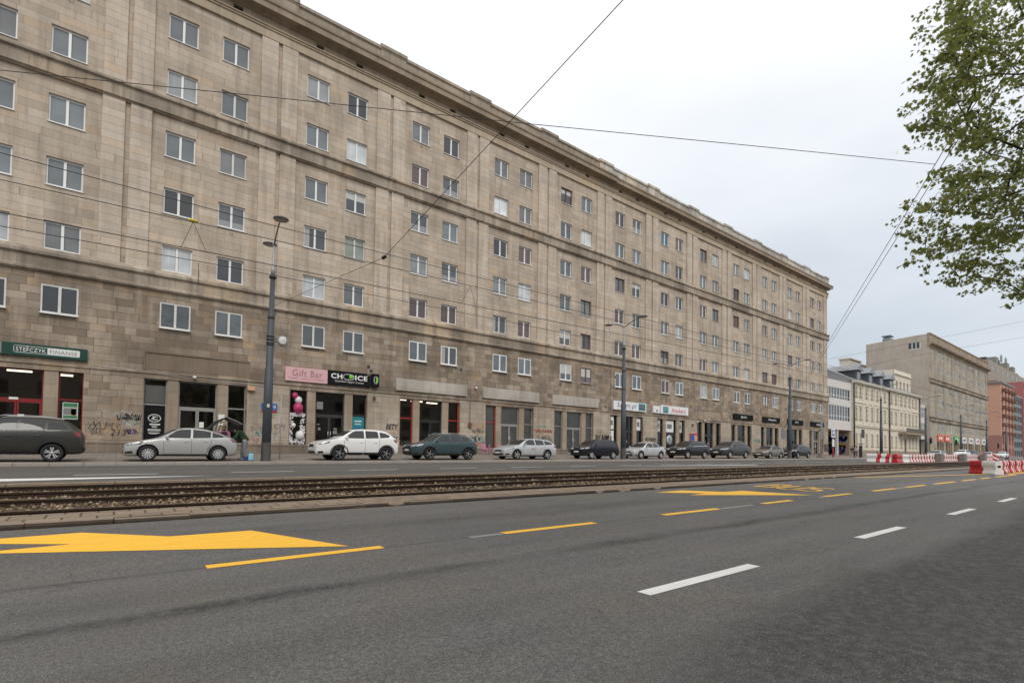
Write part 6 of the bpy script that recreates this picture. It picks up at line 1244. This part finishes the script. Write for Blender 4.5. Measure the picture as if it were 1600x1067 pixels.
w = MB(); walls(w, 137.5, 149.2, 15.3, 19.6, 38.3, [(x-.5,x+.5,16.3,18.3) for x in (139.5,142,144.5,147)], .25); w.quad((137.5,46,15.3),(137.5,38.3,15.3),(137.5,38.3,19.6),(137.5,46,19.6)); w.quad((137.5,38.3,20.6),(149.2,38.3,20.6),(149.2,46,20.6),(137.5,46,20.6)); w.build("attic_wall", MT['cream'], Pc)
MB().exx([(38.35,19.5),(38.1,19.6),(37.95,19.8),(38.2,20.0),(38.25,20.7),(38.35,20.7)], 137.3, 149.4).box(137.3,137.5,38.3,46,19.6,20.7).build("attic_cornice", MT['cream2'], Pc)
for x in (139.5,142,144.5,147): MB().quad((x-.5,38.52,16.3),(x+.5,38.52,16.3),(x+.5,38.52,18.3),(x-.5,38.52,18.3)).build("pane", MT['pane_dark'], Pc)

# ---- second white infill
C2 = tag(empty("infill_building", (153, 37.2, 1.3)), "small white infill building with glazed bays between the palace and the bare gable", "building")
w = MB(); walls(w, 149.7, 156.4, 5.4, 13.8, 37.2, [(150.3,155.9,10.6,13.0),(150.3,155.9,7.0,9.3)], .12); w.quad((149.7,37.2,13.8),(156.4,37.2,13.8),(156.4,48,13.8),(149.7,48,13.8)); w.quad((149.7,37.2,5.4),(149.7,47,5.4),(156.4,47,5.4),(156.4,37.2,5.4)); w.build("wall", MT['moddwhite'], C2)
for z0, z1 in ((10.6,13.0),(7.0,9.3)):
    f = MB()
    for i in range(6): x = 150.3+5.6*i/5; f.box(x-.06,x+.06,37.2,37.3,z0,z1)
    f.box(150.3,155.9,37.2,37.3,lerp(z0,z1,.5),lerp(z0,z1,.5)+.1); o = f.build("window", MT['pvc'], C2); MB().quad((150.3,37.31,z0),(155.9,37.31,z0),(155.9,37.31,z1),(150.3,37.31,z1)).build("pane", MT['pane_net'], o)
MB().quad((149.7,42,1),(156.4,42,1),(156.4,42,5.4),(149.7,42,5.4)).build("passage_wall", MT['gable'], C2)

# ------------------------------------------------------------------ the farther limestone block with the bare gable
B0, B1 = 156.5, 220.0
Bb = tag(empty("apartment_building", (188, BY, 1.3)), "farther seven-storey limestone block with a bare windowless gable end", "building")
brow = (26.0, 22.7, 18.3-1.0, 14.2, 11.3-.2, 7.6); bh = [1.5]*6
bw_ = []
for k in range(7):
    for a in (0, 2.9):
        x = 165.0+k*8.0+a
        for z in brow: bw_.append((x, x+1.45, z, z+1.55))
sh = [(162.6+k*8.0+.3, 162.6+k*8.0+6.6, 1.6, 4.9, .5) for k in range(7)]
w = MB(); walls(w, B0, B1, 1.0, 29.0, BY, bw_+sh, .07); w.quad((B1,BY,1),(B1,BY+13,1),(B1,BY+13,30),(B1,BY,30)); w.build("wall", MT['bwall'], Bb)
MB().add([(B0,BY+13.2,1),(B0,BY-.15,1),(B0,BY-.15,31.3),(B0,BY+2,31.3),(B0,BY+13.2,30.6)], [(0,1,2,3,4)]).build("gable_wall", MT['gable'], Bb)
MB().add([(B0,BY-.1,31.2),(B1,BY-.1,31.2),(B1,BY+13.2,30.5),(B0,BY+13.2,30.5)], [(0,1,2,3)]).box(B0+1,B0+3.5,BY+8.2,BY+9.8,30.6,31.9).box(B0+.8,B0+3.7,BY+8.0,BY+10,32.3,32.5).build("roof", MT['roofgrey'], Bb)
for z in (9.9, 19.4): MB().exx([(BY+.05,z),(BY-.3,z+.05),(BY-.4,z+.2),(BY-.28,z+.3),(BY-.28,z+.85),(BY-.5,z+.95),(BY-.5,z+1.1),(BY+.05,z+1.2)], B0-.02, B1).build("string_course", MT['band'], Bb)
MB().exx([(BY+.05,27.9),(BY-.1,27.95),(BY-.1,28.5),(BY-.2,28.6),(BY-.9,28.9),(BY-.95,29.3),(BY-.2,29.5),(BY-.2,31.2),(BY-.35,31.3),(BY-.35,31.55),(BY+.3,31.55),(BY+.3,27.9)], B0-.02, B1+.6).build("cornice", MT['cornice'], Bb)
MB().box(B0+1.6,B0+3.9,BY-.01,BY+.02,24,25).build("wall_patch", MT['bwall'], Bb)
f = MB().box(B0-.03,B0,BY+1.6,BY+4.0,27.9,28.0).box(B0-.04,B0,BY+1.6,BY+1.75,28.0,29.4).box(B0-.04,B0,BY+2.4,BY+2.55,28.0,29.4).box(B0-.04,B0,BY+3.2,BY+3.35,28.0,29.4); o = f.build("gable_window", MT['pvc'], Bb); MB().quad((B0-.015,BY+1.6,27.95),(B0-.015,BY+4,27.95),(B0-.015,BY+4,29.45),(B0-.015,BY+1.6,29.45)).build("pane", MT['pane_dark'], o)
rb = random.Random(8); MT['far_pane'] = mat("far_window_pane", (.035,.037,.04), .35, var=.3, spec=.25)
for (x0,x1,z0,z1) in bw_:
    f = MB(); frame_mb(f, x0, x1, z0, z1, BY+.02); o = f.build("window", MT['pvc' if rb.random() < .6 else 'pvc_dirty'], Bb)
    MB().quad((x0,BY+.05,z0),(x1,BY+.05,z0),(x1,BY+.05,z1),(x0,BY+.05,z1)).build("pane", MT[rb.choice(['far_pane','far_pane','far_pane','pane_brown','pane_net'])], o)
for k in range(8):
    x = 162.0+k*8.0
    for a in (-.6,.5): 
        if x+a+.9 < B1: MB().box(x+a,x+a+.9,BY-.08,BY,11.2,27.9).build("pilaster", MT['bwall'], Bb)
for (x0,x1,z0,z1,d) in sh:
    c = (x0+x1)/2; MB().quad((x0,BY+.45,z0),(x1,BY+.45,z0),(x1,BY+.45,z1),(x0,BY+.45,z1)).build("shop_window", MT['pane_dark'], Bb); MB().box(c-1.2,c-.6,BY-.02,BY+.4,z0,z1).box(c+.8,c+1.4,BY-.02,BY+.4,z0,z1).build("pier", MT['pier'], Bb)
for x0, x1, m, lab in ((162.9,167.8,'redorange',"orange red shop sign, first on the farther block"),(169.5,174.4,'redorange',"orange red shop sign, second on the farther block"),(178.6,183.4,'greencross',"green shop sign on the farther block"),(187,191.6,'white',"white shop sign with dark lettering on the farther block"),(195,199.6,'white',"white shop sign, second one on the farther block"),(203,207.5,'white',"white shop sign with red lettering on the farther block"),(211.2,215.5,'white',"white shop sign, last one on the farther block")):
    e_ = tag(empty("shop_sign", ((x0+x1)/2, BY, 5.2)), lab, "sign"); MB().bbox(x0,x1,BY-.2,BY-.01,5.15,6.75,.02).build("panel", MT[m], e_)
    MB().box(lerp(x0,x1,.2),lerp(x0,x1,.42),BY-.21,BY-.2,5.6,6.3).box(lerp(x0,x1,.5),lerp(x0,x1,.8),BY-.21,BY-.2,5.6,6.3).build("lettering", MT['white' if m != 'white' else ('red' if 'red' in lab else 'dark')], e_)

# ------------------------------------------------------------------ buildings at the end of the street
def gridwall(root, x0, x1, z0, z1, y, nx, nz_, fw, fh, mw, depth=.3, pm='pane_dark', zoff=.5):
    hs = []
    for i in range(nx):
        for j in range(nz_):
            cx = lerp(x0,x1,(i+.5)/nx); cz = lerp(z0,z1,(j+zoff)/nz_); hs.append((cx-fw/2,cx+fw/2,cz-fh/2,cz+fh/2))
    w = MB(); walls(w, x0, x1, z0, z1, y, hs, depth); w.build("wall", MT[mw], root)
    for a, b, c, d in hs: MB().quad((a,y+depth-.02,c),(b,y+depth-.02,c),(b,y+depth-.02,d),(a,y+depth-.02,d)).build("window", MT[pm], root)
    return hs
O = tag(empty("orange_building", (255, 37, 1.5)), "salmon orange building with small balconies and a dusky red base", "building"); O.name = "apartment_house"
hs = gridwall(O, 244, 267, 9.0, 27.2, 37, 4, 6, 1.5, 1.9, 'orange'); gridwall(O, 244, 267, 1.2, 9.0, 36.9, 4, 2, 2.2, 2.4, 'orangedk')
MB().quad((244,52,9),(244,37,9),(244,37,27.2),(244,52,27.2)).build("side_wall", MT['orange'], O); MB().quad((243.9,52,1.2),(243.9,36.9,1.2),(243.9,36.9,9),(243.9,52,9)).build("side_wall", MT['orangedk'], O)
MB().box(243.6,267.3,36.6,53,27.2,27.9).build("eaves", MT['greygreen'], O); MB().box(244.3,266,38,52,27.9,28.5).build("roof", MT['orangedk'], O)
for (a,b,c,d) in hs:
    q = MB().box(a-.7,b+.7,35.8,37,c-.3,c-.1).box(a-.7,b+.7,35.8,35.9,c-.1,c+.8).box(a-.7,a-.6,35.9,37,c-.1,c+.8).box(b+.6,b+.7,35.9,37,c-.1,c+.8); q.build("balcony", MT['balc'], O)
G_ = tag(empty("apartment_house", (275, 37, 1.5)), "grey green building with dark window bands beside the salmon building", "building")
gridwall(G_, 267.4, 284, 1.2, 24.5, 37, 4, 7, 3.2, 2.0, 'greygreen'); MB().box(267.4,284,36.7,50,24.5,25.2).build("eaves", MT['tower'], G_)
Rr = tag(empty("apartment_house", (297, 37, 1.5)), "red rendered building at the end of the street", "building")
gridwall(Rr, 284.2, 330, 1.2, 31.5, 36.6, 9, 8, 2.2, 2.1, 'redwall'); MB().quad((284.2,50,1.2),(284.2,36.6,1.2),(284.2,36.6,31.5),(284.2,50,31.5)).build("side_wall", MT['redwall'], Rr)
T_ = tag(empty("tower_block", (300, 60, 1.5)), "tall plain grey block with roof machinery rising behind the salmon building", "building")
zt = at(1570,575,52).z
MB().box(316,430,52,70,1.5,zt).build("wall", MT['tower'], T_)
for i in range(7): MB().box(322+i*12,325+i*12,51.9,52,zt-4.5,zt-2.2).build("window", MT['pane_dark'], T_)
rt = random.Random(4)
for i in range(9):
    x = 326+i*9+rt.uniform(-3,3); h = rt.uniform(2,6); MB().box(x,x+rt.uniform(3,7),54,60,zt,zt+h).build("roof_plant", MT['roofplant' if i % 3 else 'dark'], T_)
for x in (372, 384): MB().tube([(x,56,zt),(x,56,zt+10)], .2, 5).box(x-.8,x+.8,55.6,56.4,zt+6,zt+9).build("antenna", MT['pole_lt'], T_)
Hh = tag(empty("courtyard_house", (160, 55, 1.3)), "pale cream house with chimneys looking over the palace roof", "building")
MB().box(160,184,55,66,1.3,25.2).build("wall", MT['cream'], Hh)
for x0, x1, z1 in ((162,170.5,28.3),(171,181,27.5)): 
    c_ = MB().box(x0,x1,55.5,58,25.2,z1).box(x0-.3,x1+.3,55.2,58.3,z1,z1+.35); c_.build("chimney", MT['cream2'], Hh)
MB().box(159.8,184.2,54.8,66.2,25.2,25.5).build("roof", MT['roofgrey'], Hh)

# ------------------------------------------------------------------ the maple leaning in over the road
leaf_m, t_, b_ = nodes("maple_leaf"); at_ = t_.nodes.new("ShaderNodeAttribute"); at_.attribute_name = "tint"
lc = ramp(t_, at_.outputs["Fac"], (0.0,(.034,.044,.013)), (.5,(.130,.155,.040)), (.85,(.31,.34,.10)), (1.0,(.30,.21,.065)))
t_.links.new(lc, b_.inputs["Base Color"]); b_.inputs["Roughness"].default_value = .5
tl = t_.nodes.new("ShaderNodeBsdfTranslucent"); t_.links.new(mixc(t_, .5, lc, (.50,.56,.11)), tl.inputs[0]); mx = t_.nodes.new("ShaderNodeMixShader"); mx.inputs[0].default_value = .42
t_.links.new(b_.outputs[0], mx.inputs[1]); t_.links.new(tl.outputs[0], mx.inputs[2]); t_.links.new(mx.outputs[0], t_.nodes["Material Output"].inputs[0])
rt = random.Random(21); TB = Vector((17.5,-4.6,zroad(17.5,-4.6)-.1))
tree_e = tag(empty("maple_tree", TB), "maple tree whose leafy branches hang over the road", "tree")
fork = TB + Vector((-.5,.7,4.2)); limbs = []; lv = []; lf = []; lt = []; ls = []
tb = MB(); tb.tube([TB, TB+Vector((-.1,.1,1.5)), fork, fork+Vector((.2,-.2,3)), fork+Vector((.0,.3,6.5))], [.34,.27,.22,.15,.06], 12); 
LEAF = [(0,0),(.10,.16),(.42,.10),(.30,.30),(.60,.52),(.34,.52),(.36,.72),(.14,.64),(0,1.0),(-.14,.64),(-.36,.72),(-.34,.52),(-.60,.52),(-.30,.30),(-.42,.10),(-.10,.16)]
def leaf(p, d, s, tint):
    d = d.normalized(); a = d.cross(Vector((rt.uniform(-1,1),rt.uniform(-1,1),rt.uniform(-1,1)))).normalized(); n_ = d.cross(a); a = (a+n_*rt.uniform(-.5,.5)).normalized(); o = len(lv)
    for (u, v) in LEAF: lv.append(p + a*u*s*.82 + d*v*s + a.cross(d)*(abs(u)*.25*s))
    lv.append(p + d*.45*s); c = len(LEAF)
    for i in range(c): lf.append((o+i, o+(i+1)%c, o+c)); lt.append(tint)
def spray(end, frm, n=9, size=.085, spread=.42):
    """a leafy twig ending at `end`, growing from `frm`"""
    d = (end-frm).normalized(); base = end - d*spread*1.6
    tb.tube([base, base.lerp(end,.5)+Vector((0,0,-.02)), end], [.0035,.003,.002], 3, caps=False)
    tone = rt.uniform(-.2,.2)
    for i in range(n):
        t = rt.random()**.6; p = base.lerp(end, t) + Vector((rt.gauss(0,1),rt.gauss(0,1),rt.gauss(0,.35)))*spread*.30
        dd = d*.5 + Vector((rt.uniform(-1,1),rt.uniform(-1,1),rt.uniform(-1.1,.1)))
        leaf(p, dd, size*rt.uniform(.65,1.25), min(1, max(0, rt.gauss(.45,.22)+tone+(.5 if rt.random() < .04 else 0))))
EDGE = [(0,1474),(30,1476),(55,1466),(72,1440),(88,1452),(110,1438),(125,1434),(150,1432),(166,1424),(175,1405),(184,1430),(205,1448),(215,1475),(228,1482),(242,1472),(262,1462),(280,1466),(297,1448),(318,1412),(335,1414),(348,1428),(372,1418),(386,1408),(396,1445),(415,1452),(430,1478),(445,1545),(462,1565),(475,1552)]
def edge(y): return interp(y, [e[0] for e in EDGE], [e[1] for e in EDGE])
twigs = []
for k in range(340):
    py = rt.uniform(-60,470); xe = edge(max(0,py)) if py < 440 else edge(py)
    px = xe + 45 + abs(rt.gauss(0,1))*95 if rt.random() < .55 else rt.uniform(xe+45, 1900)
    if rt.random() < .30: px = xe + rt.uniform(14,44)
    if 205 < py < 235 and px < 1500: continue
    twigs.append(atd(px, py, rt.uniform(8.2,12.2)))
crown = TB + Vector((-.5,.6,8.2))
for k in range(420):
    v = Vector((rt.gauss(0,1),rt.gauss(0,1),rt.gauss(0,1))).normalized(); p = crown + Vector((v.x*5.6,v.y*5.0,v.z*4.4))*rt.uniform(.55,1.0)**.5
    rel = p-CAM; dep = rel.dot(FWD); sx = 800+FPX*rel.dot(RGT)/dep if dep > .5 else 9999; sy = PY0-FPX*rel.dot(UPV)/dep if dep > .5 else 0
    if dep > .5 and sx < 1660 and sy < 1100: continue
    twigs.append(p)
twigs.sort(key=lambda p: (p-fork).length)
nodes_t = [fork, fork+Vector((.2,-.2,3)), fork+Vector((.0,.3,6.5))]; par_ = [-1, 0, 1]; base_n = len(nodes_t)
for p in twigs:
    dp = (p-fork).length; best = None
    for i, q in enumerate(nodes_t):
        dq = (q-p).length; c_ = dq + .35*(q-fork).length
        if (q-fork).length <= dp+.3 and (best is None or c_ < best[0]): best = (c_, i)
    # long gaps get a way-point so that boughs bend
    q = nodes_t[best[1]]; i = best[1]
    if (q-p).length > 1.6:
        nodes_t.append(q.lerp(p,.5)+Vector((rt.uniform(-.15,.15),rt.uniform(-.15,.15),.12))); par_.append(i); i = len(nodes_t)-1
    nodes_t.append(p); par_.append(i)
cnt = [1]*len(nodes_t)
for i in range(len(nodes_t)-1, 0, -1): cnt[par_[i]] += cnt[i]
for i in range(base_n, len(nodes_t)):
    a, b = nodes_t[par_[i]], nodes_t[i]; r0 = min(.10, .0042*math.sqrt(cnt[i])); mid_ = a.lerp(b,.5)+Vector((rt.uniform(-.05,.05),rt.uniform(-.05,.05),.03))
    tb.tube([a, mid_, b], [r0*1.15, r0, r0*.85], 5 if r0 > .015 else 4, caps=False)
pidx = {}
for p in twigs:
    i = nodes_t.index(p); a = nodes_t[par_[i]]
    for j in range(4):
        e2 = p.lerp(a, rt.uniform(0,.4)) + Vector((rt.gauss(0,1.2),rt.gauss(0,1.2),rt.gauss(0,.25)-.12))*.27; spray(e2, a.lerp(p,.3), 12, .088, .21)
tb.build("trunk", MT['bark'], tree_e)
me = bpy.data.meshes.new("crown"); me.from_pydata([tuple(v) for v in lv], [], lf); me.materials.append(leaf_m); a_ = me.attributes.new("tint", 'FLOAT', 'FACE'); a_.data.foreach_set("value", lt)
o = bpy.data.objects.new("crown", me); COL.objects.link(o); o.parent = tree_e; o.matrix_parent_inverse = Matrix.Translation(-gloc(tree_e))

# ------------------------------------------------------------------ the other side of the street, behind the camera: it darkens the shop glass and shows in the windows
OP = tag(empty("opposite_building", (30, -34, 0)), "long plain pale building across the street, facing the limestone block", "building")
w = MB(); w.box(-70, 130, -48, -34, -1.0, 13.5); w.build("wall", MT['gable'], OP)
w = MB()
for i in range(38):
    for z in (2.2, 5.6, 9.0): x = -66+i*5.1; w.box(x, x+1.8, -34.0, -33.94, z, z+2.0)
tag(w.build("windows", MT['pane_dark'], OP), kind="stuff")
for x, y, sc, rz, lab in ((-16,-13,1.55,.4,"tall maple across the street, opposite the finance shop"),(-34,-14,1.7,2.0,"tall maple across the street, beyond the end of the block")):
    c = copy_tree(tree_e); c.location = (x, y, -.3); c.rotation_euler.z = rz; c.scale = (sc, sc, sc); c["label"] = lab
